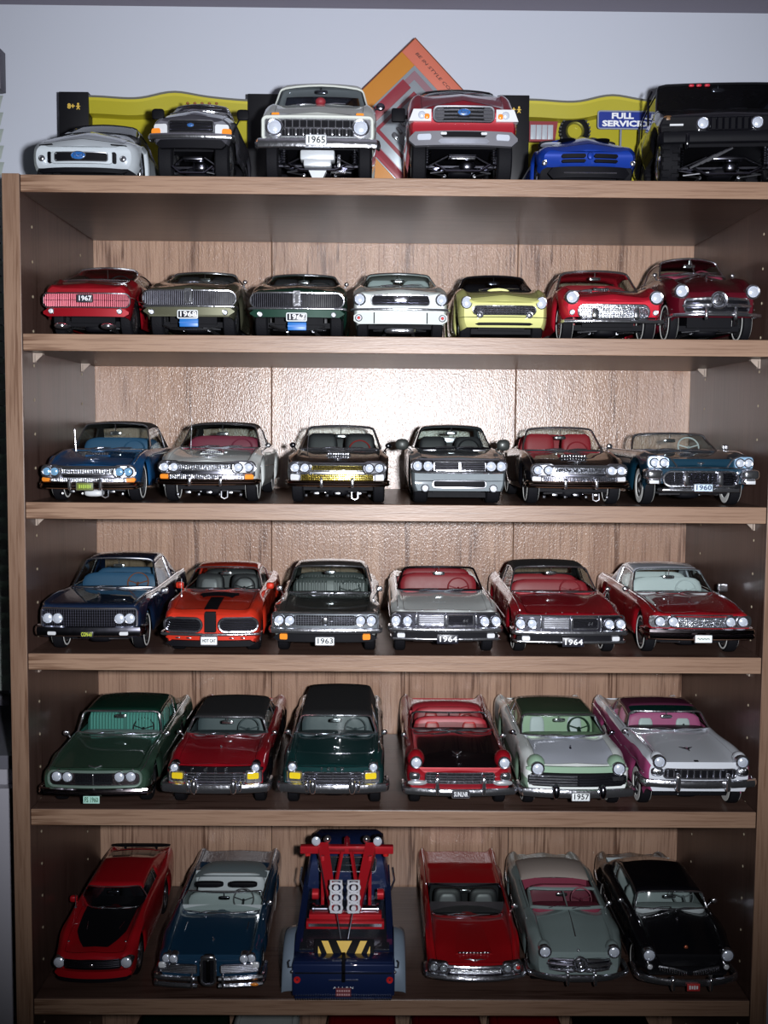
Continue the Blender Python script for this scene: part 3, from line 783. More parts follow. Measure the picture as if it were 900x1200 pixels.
        b = MB(); b.box((x, y+2.6, (z0+z1)/2), (w_*.5, 4.5, h*.4)); b.build('plate_bracket', BLACK, o)
        return o
    def guards(s, dx, v0, v1, wpx, proud=None, m=None, depth=5, name='bumper_guard', both=True, e=.6):
        z1, z0 = s.z(v0), s.z(v1)
        for sg in ((-1, 1) if both else (1,)):
            x = sg*s.d(dx); MB().ell((x, s.F(x)-(proud or 6), (z0+z1)/2), (s.d(wpx)/2, depth, (z1-z0)/2), e, 14, 9).build(name, m or CHROME, s.root)
    def blob(s, name, dx, v, rx, ry, rz, m, proud=1., e=1., both=False, y=None, z=None, parent=None):
        for sg in ((-1, 1) if both else (1,)):
            x = sg*s.d(dx); zz = s.z(v) if z is None else z; yy = s.F(x, zz)-proud if y is None else y
            o = MB().ell((x, yy, zz), (rx, ry, rz), e, 14, 9).build(name, m, parent or s.root)
        return o
    def on_hood(s, name, x, y, rx, ry, rz, m, e=1., both=False, lift=.2):
        for sg in ((-1, 1) if both else (1,)):
            X = sg*x; q = s.deform(X, y, s.surf(X, y)); o = MB().ell((q[0], q[1], q[2]+lift), (rx, ry, rz), e, 14, 9).build(name, m, s.root)
        return o
    def bird(s, x, y, w_, z=None, m=None, name='wing_badge'):
        b = MB(); q = s.deform(0, y, s.surf(0, y)); z = q[2]+.8 if z is None else z; y = q[1]
        for sg in (-1, 1): b.tube([(x, y-.6, z-.4), (x+sg*w_*.25, y-.3, z+.7), (x+sg*w_*.5, y+.8, z+.1)], [1.1, .75, .2], 6)
        b.ell((x, y-.8, z), (1.3, 1.2, 1.5)); b.build(name, m or CHROME, s.root)
    def scoop(s, y, w_, h=2.2, ln=30, m=None, teeth=True, name='hood_scoop'):
        q = s.deform(0, y, s.surf(0, y)); b = MB(); rows = []
        for k in range(9):
            u = k/8; yy = y+ln*u; hh = h*(1-u)**.8; r = []
            for j in range(13):
                t = -1+2*j/12; x = w_/2*t*(1-.25*u); r.append((x, yy, s.surf(x, min(yy, s.p['yw0']*s.p['L']))+.1+hh*(1-abs(t)**4)))
            rows.append(r)
        b.grid(rows); n = len(b.v); f = [(rows[0][j][0], rows[0][j][1]+.3, s.surf(rows[0][j][0], y)-.5) for j in range(13)]
        b.grid([rows[0], f]); o = b.build(name, m or s.body_m, s.root, ang=60)
        if teeth:
            b = MB(); z = s.surf(0, y)
            b.box((0, y-.3, z+h*.45), (w_*.86, .8, h*.75)); b.build('scoop_mouth', BLACK, o)
            b = MB()
            for k in range(9): b.ell((-w_*.38+w_*.76*k/8, y-.6, z+h*.45), (w_*.033, .7, h*.36), .6, 8, 5)
            b.build('scoop_fins', CHROME, o)
        return o
    def ornament(s, y, h=4, ln=8, m=None):
        q = s.deform(0, y, s.surf(0, y)); b = MB(); b.tube([(0, y-ln*.5, q[2]+h*.9), (0, y, q[2]+h*.6), (0, y+ln*.6, q[2]+.2)], [.35, .9, .5], 6); b.ell((0, y, q[2]+.4), (1.2, 2.4, 1)); b.build('hood_ornament', m or CHROME, s.root)
    def mirrors_(s, t=.36, sides=(-1, 1), m=None, dz=7, r=3.2, out=4, stalk=True, e=1., ry=1.6):
        L = s.p['L']; y = t*L
        for sd in sides:
            x = sd*(pchip(s.W, t)*s.p['fx']+.08*s.p['hw']); z0 = s.surf(abs(x), y)
            b = MB(); b.ell((x+sd*out, y-1, z0+dz), (r, ry, r*.85), e, 14, 9)
            b.tube([(x, y, z0-.6), (x+sd*out*.6, y, z0+dz-2)], .75, 6); b.build('side_mirror', m or CHROME, s.root)
    def antenna(s, h=22, t=.27, sd=-1, xk=.8, lean=0):
        y = t*s.p['L']; x = sd*s.p['hw']*xk; z = s.surf(x, y); b = MB(); b.lathe([(z-.2, 1.5), (z+1.2, 1.2), (z+1.6, .1)], (x, y, 0), 2, 10)
        b.tube([(x, y, z+.5), (x+lean, y+1, z+h)], [.45, .25], 5); b.build('antenna', CHROME, s.root)
    def letters(s, txt, dxs, v, size, m=None, proud=1.2, y=None, z=None):
        for ch, dx in zip(txt, dxs):
            x = s.d(dx); zz = s.z(v) if z is None else z
            text('badge_letter', ch, size, m or CHROME, s.root, (x, (s.F(x, zz)-proud) if y is None else y, zz), bold=.15, extr=.4)
def yfade(p): return .3

# ================================================================== THE CARS
RED = paint('racing_red', (.28,.005,.012)); DRED = paint('ruby_red', (.20,.004,.012)); ORED = paint('orange_red', (.55,.03,.012))
CRIM = paint('crimson', (.33,.006,.015)); WHT = paint('white', (.62,.66,.64), .38, 0); GREYW = paint('pale_grey', (.74,.78,.76), .4, .0)
SILV = paint('silver', (.60,.64,.72), .38, .1); NAVY = paint('navy', (.006,.016,.045)); BLU = paint('bright_blue', (.01,.07,.22))
TEAL = paint('dark_teal', (.004,.03,.055)); DGRN = paint('dark_green', (.006,.035,.022)); BLK = paint('black', (.004,.004,.006))
YEL = paint('pale_yellow', (.60,.60,.22), .4, .05); GREY = paint('mid_grey', (.15,.175,.19), .5, .1); CHAR = paint('charcoal', (.05,.055,.052), .4, .3)
OLIVE = paint('olive_gold', (.10,.10,.065), .4, .4); MGRN = paint('moss_green', (.035,.075,.05), .4, .25); BGRN = paint('bottle_green', (.005,.035,.035))
PINK = paint('rose_pink', (.42,.07,.20)); SAGE = paint('sage_green', (.28,.42,.30), .42, 0); EBLU = paint('edsel_blue', (.008,.04,.085)); SGG = paint('grey_green', (.20,.255,.25), .42, .1)
VIOLET = paint('cobalt_blue', (.006,.035,.27)); MARO = paint('maroon', (.085,.003,.010))
S_RED = mat('seat_red', (.32,.02,.03), .45); S_BLK = mat('seat_black', (.015,.015,.018), .5); S_AQUA = mat('seat_aqua', (.13,.42,.36), .5); S_AQUAD = mat('seat_aqua_dark', (.05,.2,.17), .55)
S_GREY = mat('seat_grey', (.42,.47,.48), .5); S_WHITE = mat('seat_white', (.6,.65,.66), .5); S_PINK = mat('seat_pink', (.55,.12,.28), .5); S_GREEN = mat('seat_green', (.33,.47,.3), .5)
S_BLUE = mat('seat_blue', (.03,.10,.2), .5); S_MAR = mat('seat_maroon', (.22,.03,.06), .5); SOFT = mat('black_soft_top', (.007,.007,.008), .75, bump=(600,.6)); TANTOP = mat('tan_boot', (.30,.25,.22), .6)
WOODW = mat('tan_steering_wheel', (.25,.09,.05), .4); DSILV = mat('dark_silver_mesh', (.35,.36,.4), .3, 1, bump=(700,.9)); MESH = mat('bright_mesh', (.75,.77,.82), .22, 1, bump=(800,1.0))

# ---------------------------------------------------------------- second shelf from the top
def row1():
    c = Car('model_car', 'red model coupe seen from behind, dark 1967 plate centred on its ribbed tail panel', 1, 48, 153, 18, RED, hn=('v',333), hc=('v',329,40), hd=52, hr=('v',318,125), L=236,
            yw0=.16, yw1=.36, yr=.62, yb=.75, yq=.8, nr='mid', bow=4, ww=0, tailw=.9, fcrest=.5, hoodgap=True, group=None, wipers=False, sharp=.5, rvd=14, seats='bucket')
    c.build_body(); c.top()
    c.grille(-51, 51, 343.5, 360, 1, 46, 5, back=mat('smoked_red_lens', (.16,.01,.02), .2, 0, 1), rim=CHROME, rimr=.8, name='tail_light_panel', bar=mat('red_chrome', (.4,.12,.15), .25, 1), br=.4)
    c.plate(0, 346, 354.5, 18, '1967', PLATEB, INKW, proud=3.4, rim=CHROME)
    c.rect_panel(-c.p['hw']*.97, c.p['hw']*.97, c.z(371), c.z(362), 2.5, 3.2, RED, 'rear_bumper')
    c.lamp(40, 365, 2.6, CLEARL, proud=4, name='reversing_light'); 
    b = MB(); 
    for sd in (-1, 1): b.ell((sd*c.d(27), -1, c.z(382.5)), (7, 10, 3.2), .8)
    b.build('exhaust_tips', CHROME, c.root)
    c.strip(36, 38, r=.4)
    for nm, lab, L_, R_, body, yr_, cxs, lower, pm, vv in (
        ('model_car', 'olive gold model coupe with hidden headlights behind a ribbed grille and a dark 1968 plate', 165, 277, OLIVE, '1968', 221, CHAR, 0, 0),
        ('model_car', 'dark green model coupe with hidden headlights, ribbed grille and white on black 1967 plate', 290, 406, DGRN, '1967', 348, None, 0, 3)):
        c = Car(nm, lab, 1, L_, R_, 16, body, hn=('v',337+vv), hc=('v',333+vv,80), hr=('v',322+vv*.8,130), L=240, bow=4, fcrest=.8, nr='mid', seats='bucket', yb=.82, ww=0, sharp=.5, wheelw=12)
        c.build_body(); c.top(); m = c.cx-cxs; v = vv
        c.grille(-55, 55, 340+v, 358+v, 0, 46, 7, back=GLOSSB, rim=CHROME, rimr=.85, br=.5, bar=mat('grey_chrome', (.36,.36,.42), .2, 1))
        c.rect_panel(-3.4, 3.4, c.z(356+v), c.z(338+v), 1, 2.4, CHROME, 'grille_divider'); c.rect_panel(-1.6, 1.6, c.z(353+v), c.z(342+v), .8, 2.9, PLATEB, 'grille_badge')
        c.rect_panel(-c.p['hw']*.97, c.p['hw']*.97, c.z(369+v), c.z(360+v), 3, 2.6, body, 'lower_valance')
        c.bumper(357.5+v, 360.5+v, 4, .98, 18, thick=2)
        c.lamp(43, 366+v, 2.5, CLEARL, proud=3.6, name='marker_light')
        c.plate(0, 364.5+v*1.1, 373.5+v*1.1, 23, yr_, PLATEB, INKW, proud=5.5, rim=PLATEW)
        b = MB(); b.box((0, 3, c.z(378+v*1.4)), (c.d(22), 5, 7.5), ch=.6); b.box((0, 1, c.z(378+v*1.4)), (c.d(22), 3, 1)); b.build('hitch_block', mat('plastic_blue', (.02,.16,.5), .4), c.root)
        b = MB(); z = c.z(384); b.tube([(-26, 14, z+3), (-16, 10, z-.5), (0, 8, z-1), (16, 10, z-.5), (26, 14, z+3)], 1, 6); b.build('front_axle_bar', SATIN, c.root)
        c.mirrors_(.37, (1,), dz=5, r=2.4, out=2)
    c = Car('model_car', 'white model coupe with a black grille opening and running horse badge', 1, 412, 527, 16, WHT, hn=('v',341.5), hc=('v',338,82), hr=('v',323,128), L=238, bow=5, fcrest=1, nr='mid', seats='bucket', trim=S_GREY, ww=0, sharp=.45, chinv=381, yr=.62)
    c.build_body(); c.top(); c.grille(-34, 34, 346, 357.5, 3, 0, 3, back=BLACK, bar=DARKCH, rim=CHROME)
    b = MB(); b.ell((0, -2, c.z(351)), (7.5, 1, 3), .6); b.build('horse_badge', CHROME, c.root)
    b = MB(); q = [(-3.6,-.9),(-1.4,.3),(.6,.5),(2,1.5),(3.5,1.1),(3,.2),(1.8,-.1),(1.6,-1.4),(.9,-1.5),(.8,-.6),(-1,-.6),(-2.2,-1.6),(-2.8,-1.4),(-2,-.5)]
    b.prism([(x, z+c.z(351)) for x, z in q], -3.6, -2.6); b.build('horse_figure', DARKCH, c.root)
    c.lamp(48, 351, 5.6, hood=0); c.bumper(361.5, 364.5, 4.2, 1.0, 20, thick=2.2)
    c.rect_panel(-c.p['hw']*.97, c.p['hw']*.97, c.z(380), c.z(366), 3, 3, WHT, 'lower_valance')
    for dx in (-31, 31): c.rect_panel(c.d(dx)-.5, c.d(dx)+.5, c.z(379.5), c.z(366.5), .2, 3.3, BLACK, 'valance_gap')
    c.lamp(49, 373, 3.2, CLEARL, proud=4, name='marker_light'); c.blob('marker_centre', 49, 373, 1.4, .8, 1.4, REDL, 5, both=True)
    b = MB(); b.ell((0, 14, 8), (15, 8, 3), .5); b.build('oil_sump', CHROME, c.root)
    c = Car('model_car', 'pale yellow model convertible with egg crate grille and dark closed top', 1, 536, 647, 16, YEL, hn=('v',347), hc=('v',342,80), hr=('v',325.5,125), L=240, bow=9, pw=2.4, fcrest=3, crown=3.5, nr='soft', seats='bucket', trim=S_BLK, ww=0, sharp=.1, chinv=386, sill=8, nosew=.93)
    c.build_body(); c.top(paint('dark_brown_roof', (.05,.035,.03)), frame=BLACK, gm=SMOKE)
    c.grille(-37, 37, 358.5, 368.5, 3, 20, 4.5, back=BLACK, bar=CHROME, rim=CHROME, br=.55); c.lamp(29, 369, 3.2, SATIN, proud=2.6, name='fog_light', bt=.2)
    c.lamp(44, 354, 6, zr=1.15, proud=-.5, bt=.12, bz=1.1); c.rect_panel(-c.d(34), c.d(34), c.z(381), c.z(378), 1.4, .6, BLACK, 'lower_intake')
    c.scoop(58, 22, 1.8, 22, teeth=False); c.rect_panel(-c.d(53), c.d(53), c.z(371.6), c.z(371), .2, .3, BLACK, 'bumper_seam')
    c = Car('model_car', 'bright red model hardtop with chrome mesh grille, twin bumper bullets and tall round headlights', 1, 658, 782, 12, paint('bright_red', (.5,.012,.03)), hn=('v',346), hc=('v',343,76), hr=('v',321,125), L=240, bow=7, fcrest=5, hx=.6, crown=4, nr='soft', seats='bench', trim=S_RED, ww=1, sharp=.05, yr=.6, yb=.72, yw0=.3, yw1=.39)
    c.build_body(); c.top(frame=CHROME, fr=1.2); c.grille(-42, 42, 357, 373, 6, 30, 6, back=MESH, bar=CHROME, rim=CHROME, br=.35)
    c.lamp(49.5, 348.5, 6.4, proud=2.5, hood=6); c.guards(24, 362, 376, 8, 6); c.bumper(374.5, 379, 5, .97, 24, thick=2.6)
    c.lamp(49, 366, 2.6, CLEARL, name='marker_light', proud=1.5); c.scoop(64, 18, 4, 14); c.mirrors_(.38, (1,), dz=5)
    c = Car('model_car', 'dark ruby red rounded sedan with chrome bullet nose grille and split windshield', 1, 788, 895, 12, MARO, hn=('v',346), hf=('v',335), hc=('v',324,86), hb=('v',328,86), hr=('v',307,130), L=232, bow=12, pw=2.6, fcrest=2.5, crown=6, hx=.6, fx=.8, nr='soft', seats='bench', trim=S_MAR, ww=1, sharp=.0, yr=.62, yb=.80, yw0=.34, yw1=.42, R=19.5, wheelw=9, nosew=.9, camber=4, wheel_in=5)
    c.p['hr'] += 0; c.build_body(); c.top(divider=True, fr=1.0)
    bulletnose(c, 2, 352, 8, 350, 366, 38)
    c.lamp(42, 341, 6.6, proud=2.2, hood=8); c.bumper(367, 371.5, 7, .98, 22, thick=3); c.guards(17, 360, 376, 3.6, 9.5, depth=3)
    c.ornament(40, 5, 12); c.mirrors_(.36, dz=5, r=2.6, out=2); c.strip(30, 32, r=.4)

def bulletnose(c, dx, v, rpx, gv0, gv1, gw):
    """round chrome spinner in a ring between two winged grille bars"""
    z = c.z(v); r = c.d(rpx); b = MB()
    b.tube([(r*1.15*math.cos(2*PI*k/28), -2.5, z+r*1.15*math.sin(2*PI*k/28)) for k in range(28)], r*.16, 7, closed=True)
    b.lathe([(2, r*1.1), (-1, r*1.05), (-2, r*.8), (-3, r*.75), (-3.4, r*.5), (-6, r*.42), (-7.5, r*.25), (-8, .1)], (0, 0, z), 1, 28)
    o = b.build('bullet_spinner', CHROME, c.root)
    b = MB()
    for k in range(3):
        a = PI/2+2*PI*k/3; b.box((math.cos(a)*r*.6, -3.6, z+math.sin(a)*r*.6), (r*.16, 1, r*.7), Matrix.Rotation(-(a-PI/2), 3, 'Y'))
    b.build('spinner_blades', DARKCH, o)
    for k, (vv, rr) in enumerate(((gv0, 1.5), ((gv0+gv1)/2, 2.0), (gv1, 1.3))):
        zz = c.z(vv); b = MB()
        for sg in (-1, 1):
            P = []
            for q in range(9):
                u = q/8; x = sg*(r*1.1+(c.d(gw)*(1.05 if k == 1 else .97)-r*1.1)*u); P.append((x, c.F(x, zz)-2.2+1.2*u, zz-(.6*u if k == 0 else 0)))
            b.tube(P, [rr*(1-.35*(q/8)**2) for q in range(9)], 7, flat=1.)
        b.build('grille_wing', CHROME, c.root)
    c.grille(-gw, gw, gv0, gv1, 2, 0, 4, back=BLACK, bar=DARKCH, rim=CHROME, rimr=.9, proud=.4)

# ---------------------------------------------------------------- third shelf
def bird60(c, dl, v, gv, bv, gold=False, plate=None, amber=True, lensm=None):
    """full-width chrome mouth with paired lamps in pods, two mesh grilles, wrap bumper"""
    g = GOLD if gold else MESH; hw = c.p['hw']
    c.rect_panel(-hw*.93, hw*.93, c.z(gv[3]), c.z(gv[0]), 4, .3, DARKCH if not gold else SATIN, 'grille_shell')
    c.grille(-36, 36, gv[0]+2, gv[1], 4, 26, 2, back=BLACK, bar=g, rim=CHROME, rimr=1.0, br=.4, proud=.9)
    c.grille(-43, 43, gv[2], gv[3], 3, 34, 1.5, back=DARKCH if not gold else GOLD, bar=g, rim=CHROME, rimr=.6, br=.4, proud=1.6)
    zb = c.z(gv[0]+.5); b = MB(); b.tube([(x, c.F(x, zb)-2.2, zb) for x in [hw*.62*(-1+2*k/12) for k in range(13)]], 1.3, 7); b.build('hood_lip_moulding', CHROME, c.root)
    for sg in (-1, 1):
        x0, x1 = sorted((sg*c.d(dl[1]-7.5), sg*c.d(dl[0]+7.5))); z0, z1 = c.z(v+7), c.z(v-7)
        p_ = c.rect_panel(x0, x1, z0, z1, (z1-z0)*.46, 2.0, SATIN, 'lamp_pod'); c.ring(x0, x1, z0, z1, (z1-z0)*.46, 2.3, .9, CHROME, 'pod_rim', p_)
    for dx in dl: c.lamp(dx, v, 4.6, lensm, proud=3.2)
    c.bumper(bv[0]+1, bv[1], 3.4, .96, 24, thick=3, groove=True, m=mat('chrome_shelf_tint', (.33,.24,.20), .16, 1))  # brown base colour stands in for the shelf mirrored in the bumper
    c.guards(18, bv[0]-3, bv[1]+1, 4, 7.5, depth=3)
    for sg in (-1, 1):
        x0, x1 = sorted((sg*c.d(45), sg*c.d(55))); c.rect_panel(x0, x1, c.z(gv[3]-1.5), c.z(gv[2]), 1.2, 2.6, AMBER if amber else CLEARL, 'turn_signal')
    c.under_bits()
def under_bits(c):
    b = MB(); hw = c.p['hw']
    for k in range(7):
        x = hw*(-.62+1.24*k/6); b.ell((x, 20, 8+(k % 2)*2), (3.2 if k % 2 else 1.6, 3, 1.6), .7, 10, 6)
    b.tube([(hw*.28, 6, 12), (hw*.28, 5, 6.5), (hw*.34, 5, 5.2), (hw*.4, 5, 6.5), (hw*.4, 6, 12)], .7, 6)
    b.build('suspension_parts', SATIN, c.root)
Car.under_bits = under_bits
def row2():
    tb = dict(L=262, bow=9, pw=2.3, fcrest=1.6, crown=2.5, nr='soft', sharp=.1, chin=8, wheelw=11, hx=.7, ax1=.175, yw0=.33, yw1=.42, rvd=10, sill=13)
    c = Car('model_car', 'metallic blue model car with black roof, blue tinted headlights and a left antenna', 2, 43, 161, -14, paint('metallic_blue', (.01,.075,.2)), hn=('v',546), hc=('v',527,86), hr=('v',493,135), trim=S_BLUE, ww=1, base=tb)
    c.build_body(); c.top(SOFT, gm=GLASS); bird60(c, (47.7, 37.9), 552.8, (547,556,560,566), (563.5,573), lensm=BLUELENS)
    c.plate(0, 565, 574, 20, '######', mat('plate_olive', (.12,.14,.03), .4), mat('ink_lime', (.35,.5,.05), .5), proud=8, rim=CHROME)
    c.scoop(40, 24, 4, 34); c.antenna(22, .26, -1, .62, -1.5); b = MB(); b.ell((3, 14, 9), (9, 6, 3.4), .7); b.build('oil_sump', mat('white_sump', (.6,.62,.64), .4), c.root)
    c.bird(0, 16, 14); c.crest(.05, .3, .5)
    c = Car('model_car', 'white model car with black roof and tall left antenna, clear round headlights', 2, 180, 303, -14, GREYW, hn=('v',541), hc=('v',525,86), hr=('v',494,135), trim=S_MAR, ww=1, base=tb)
    c.build_body(); c.top(SOFT); bird60(c, (49.3, 37.5), 547.5, (542,551,556,563), (560,568)); c.scoop(36, 22, 3.5, 34); c.antenna(32, .28, -1, .55, 1); c.bird(0, 14, 17)
    b = MB(); c.crest(.12, .9, .45); c.strip(34, 30, .1, .9, .4); c.mirrors_(.37, (1,), dz=4, r=3)
    c = Car('model_car', 'black open model convertible with gold toned grille and black bucket seats', 2, 333, 457, -16, BLK, hn=('v',544), hc=('v',527,86), hr=('v',497,120), trim=S_BLK, ww=0, cabin='convertible', seats='bucket', swm=mat('wheel_red', (.3,.03,.03), .4), seath=63, base=tb)
    c.build_body(open_to=.7); c.top(fr=1.3); c.boot(SOFT, .68, .8, 6); bird60(c, (49.3, 37.7), 548.5, (543,552,556,565), (562,570), gold=True, amber=False); c.scoop(36, 24, 3.5, 34); c.bird(0, 14, 18); c.antenna(34, .33, -1, .68, 2); c.mirrors_(.38, (-1, 1), m=GLOSSB, dz=5)
    # modern grey coupe
    c = Car('model_car', 'metallic grey modern muscle coupe with big door mirrors and quad headlights in a dark slot', 2, 480, 597, -12, GREY, hn=('v',538), hc=('v',526,84), hr=('v',497,135), L=258, bow=8, pw=2.6, fcrest=.8, crown=1.5, nr='mid', sharp=.2, sill=7, chinv=577, ww=0, R=20.5, wheelw=14, style='spoke', seats='bucket', trim=S_BLK, yw0=.32, yw1=.43, yr=.66, yb=.82, tumble=.76, wheel_in=8)
    c.build_body(); c.top(fr=.8, frame=BLK); z0, z1 = c.z(554), c.z(539)
    c.rect_panel(-c.d(56), c.d(56), z0, z1, (z1-z0)*.42, .5, BLACK, 'lamp_slot'); c.ring(-c.d(56), c.d(56), z0, z1, (z1-z0)*.42, .8, .9, CHROME, 'slot_rim')
    c.grille(-30, 30, 541.5, 551.5, 3, 0, 1.5, back=BLACK, bar=SATIN, rim=CHROME, proud=1.6); c.rect_panel(-.9, .9, c.z(551), c.z(542), .3, 3, CHROME, 'grille_cross')
    for dx in (37, 49): c.lamp(dx, 546.5, 5, proud=1.6, bt=.14)
    z0, z1 = c.z(571.5), c.z(563.5); c.rect_panel(-c.d(31), c.d(31), z0, z1, 2.5, .7, BLACK, 'lower_intake'); c.ring(-c.d(31), c.d(31), z0, z1, 2.5, .9, .7, SATIN, 'intake_rim')
    c.lamp(40, 572.5, 3.6, CLEARL, name='fog_light', proud=.8); c.rect_panel(-c.p['hw']*.95, c.p['hw']*.95, c.z(564.2), c.z(563.6), .2, .4, BLACK, 'bumper_seam')
    for sd in (-1, 1):
        q = MB(); z = c.surf(24, 60); q.box((sd*24, 66, z+.5), (13, 6, 1.4), Matrix.Rotation(sd*.1, 3, 'Z'), .4); q.build('hood_vent', SATIN, c.root)
    b = MB(); b.box((0, 160, 58), (24, 4, 6), ch=.5); b.build('engine_cover_badge', SATIN, c.root)
    c.mirrors_(.36, m=CHAR, dz=5, r=6.6, out=9, e=.75, ry=4)
    c = Car('model_car', 'black open model convertible with red seats and chrome quad lamp nose', 2, 618, 741, -14, BLK, hn=('v',548), hc=('v',529,86), hr=('v',499,120), trim=S_RED, ww=1, cabin='convertible', seats='bucket', seath=64, base=tb)
    c.build_body(open_to=.7); c.top(fr=1.1); c.boot(BLK, .68, .8, 5); bird60(c, (48.8, 36.8), 551.5, (546,555,559,566), (563,572), amber=False); c.scoop(36, 28, 3.5, 34); c.bird(0, 14, 18); c.mirrors_(.38, (1,), dz=6); c.crest(.05, .3, .4)
    # 1960 teal convertible with brow lamps
    c = Car('model_car', 'dark teal open model convertible with white steering wheel and a 1960 plate', 2, 757, 887, -12, TEAL, hn=('v',545), hf=('v',534), hc=('v',529,86), hr=('v',506,105), L=262, bow=7, fcrest=1.5, hx=.62, crown=3, nr='mid', sharp=.15, chin=9, ww=2, cabin='convertible', seats='bench', trim=S_BLK, swm=S_WHITE, swz=4, yw0=.33, yw1=.42, seath=46)
    c.build_body(open_to=.74); c.top(fr=1.2, frame=CHROME); hw = c.p['hw']
    for sg in (-1, 1):
        x0, x1 = sorted((sg*c.d(38.5), sg*c.d(62))); c.rect_panel(x0, x1, c.z(549.5), c.z(535.5), 3.5, 2.2, mat('pale_blue_lamp_panel', (.30,.48,.66), .35, .1, 1), 'lamp_panel')
        b = MB(); b.tube([(sg*hw*.97, c.F(hw)-1.5, c.z(536)), (sg*hw*.72, c.F(hw*.7)-2, c.z(534.5)), (sg*hw*.56, c.F(hw*.5)-2, c.z(538)), (sg*hw*.46, c.F(hw*.4)-2, c.z(547)), ], .8, 6); b.build('brow_moulding', CHROME, c.root)
    zb = c.z(548); b = MB(); b.tube([(hw*(-.98+1.96*k/14), c.F(hw*(-.98+1.96*k/14), zb)-2.2, zb-1.2*abs(-1+2*k/14)**2) for k in range(15)], .7, 6); b.build('nose_moulding', SATIN, c.root)
    for dx in (55, 44.5): c.lamp(dx, 542.5, 4.4, proud=3.4)
    c.grille(-44, 44, 553, 570, 6, 18, 7, back=BLACK, bar=DARKCH, rim=CHROME, rimr=1.1, br=.5, proud=1.2); c.guards(20, 552, 570, 7, 3.5)
    for sg in (-1, 1):
        b = MB(); zz = c.z(556); b.ell((sg*hw*.88, c.F(hw*.88)-2, zz), (hw*.17, 9, 5), .5); b.ell((sg*hw*.86, c.F(hw*.86)-3, c.z(564)), (hw*.13, 6, 3), .5); b.build('bumper_pod', CHROME, c.root)
        b = MB(); b.box((sg*hw*.88, c.F(hw*.88)-8.5, c.z(565)), (c.d(11), 1.5, c.d(4)), ch=.4); b.build('turn_signal', CLEARL, c.root)
    c.plate(0, 567, 575.5, 22, '1960', mat('plate_pale_blue', (.55,.68,.78), .4), mat('ink_navy', (.03,.05,.12), .5), proud=6, rim=CHROME)
    c.bird(0, 3, 9); c.scoop(50, 15, 2.4, 20, m=SATIN); c.mirrors_(.33, (1,), dz=5, r=3.4, out=2, e=.5); c.bumper(572, 577, 2, .7, 4, thick=3); c.crest(.05, .9, .5)

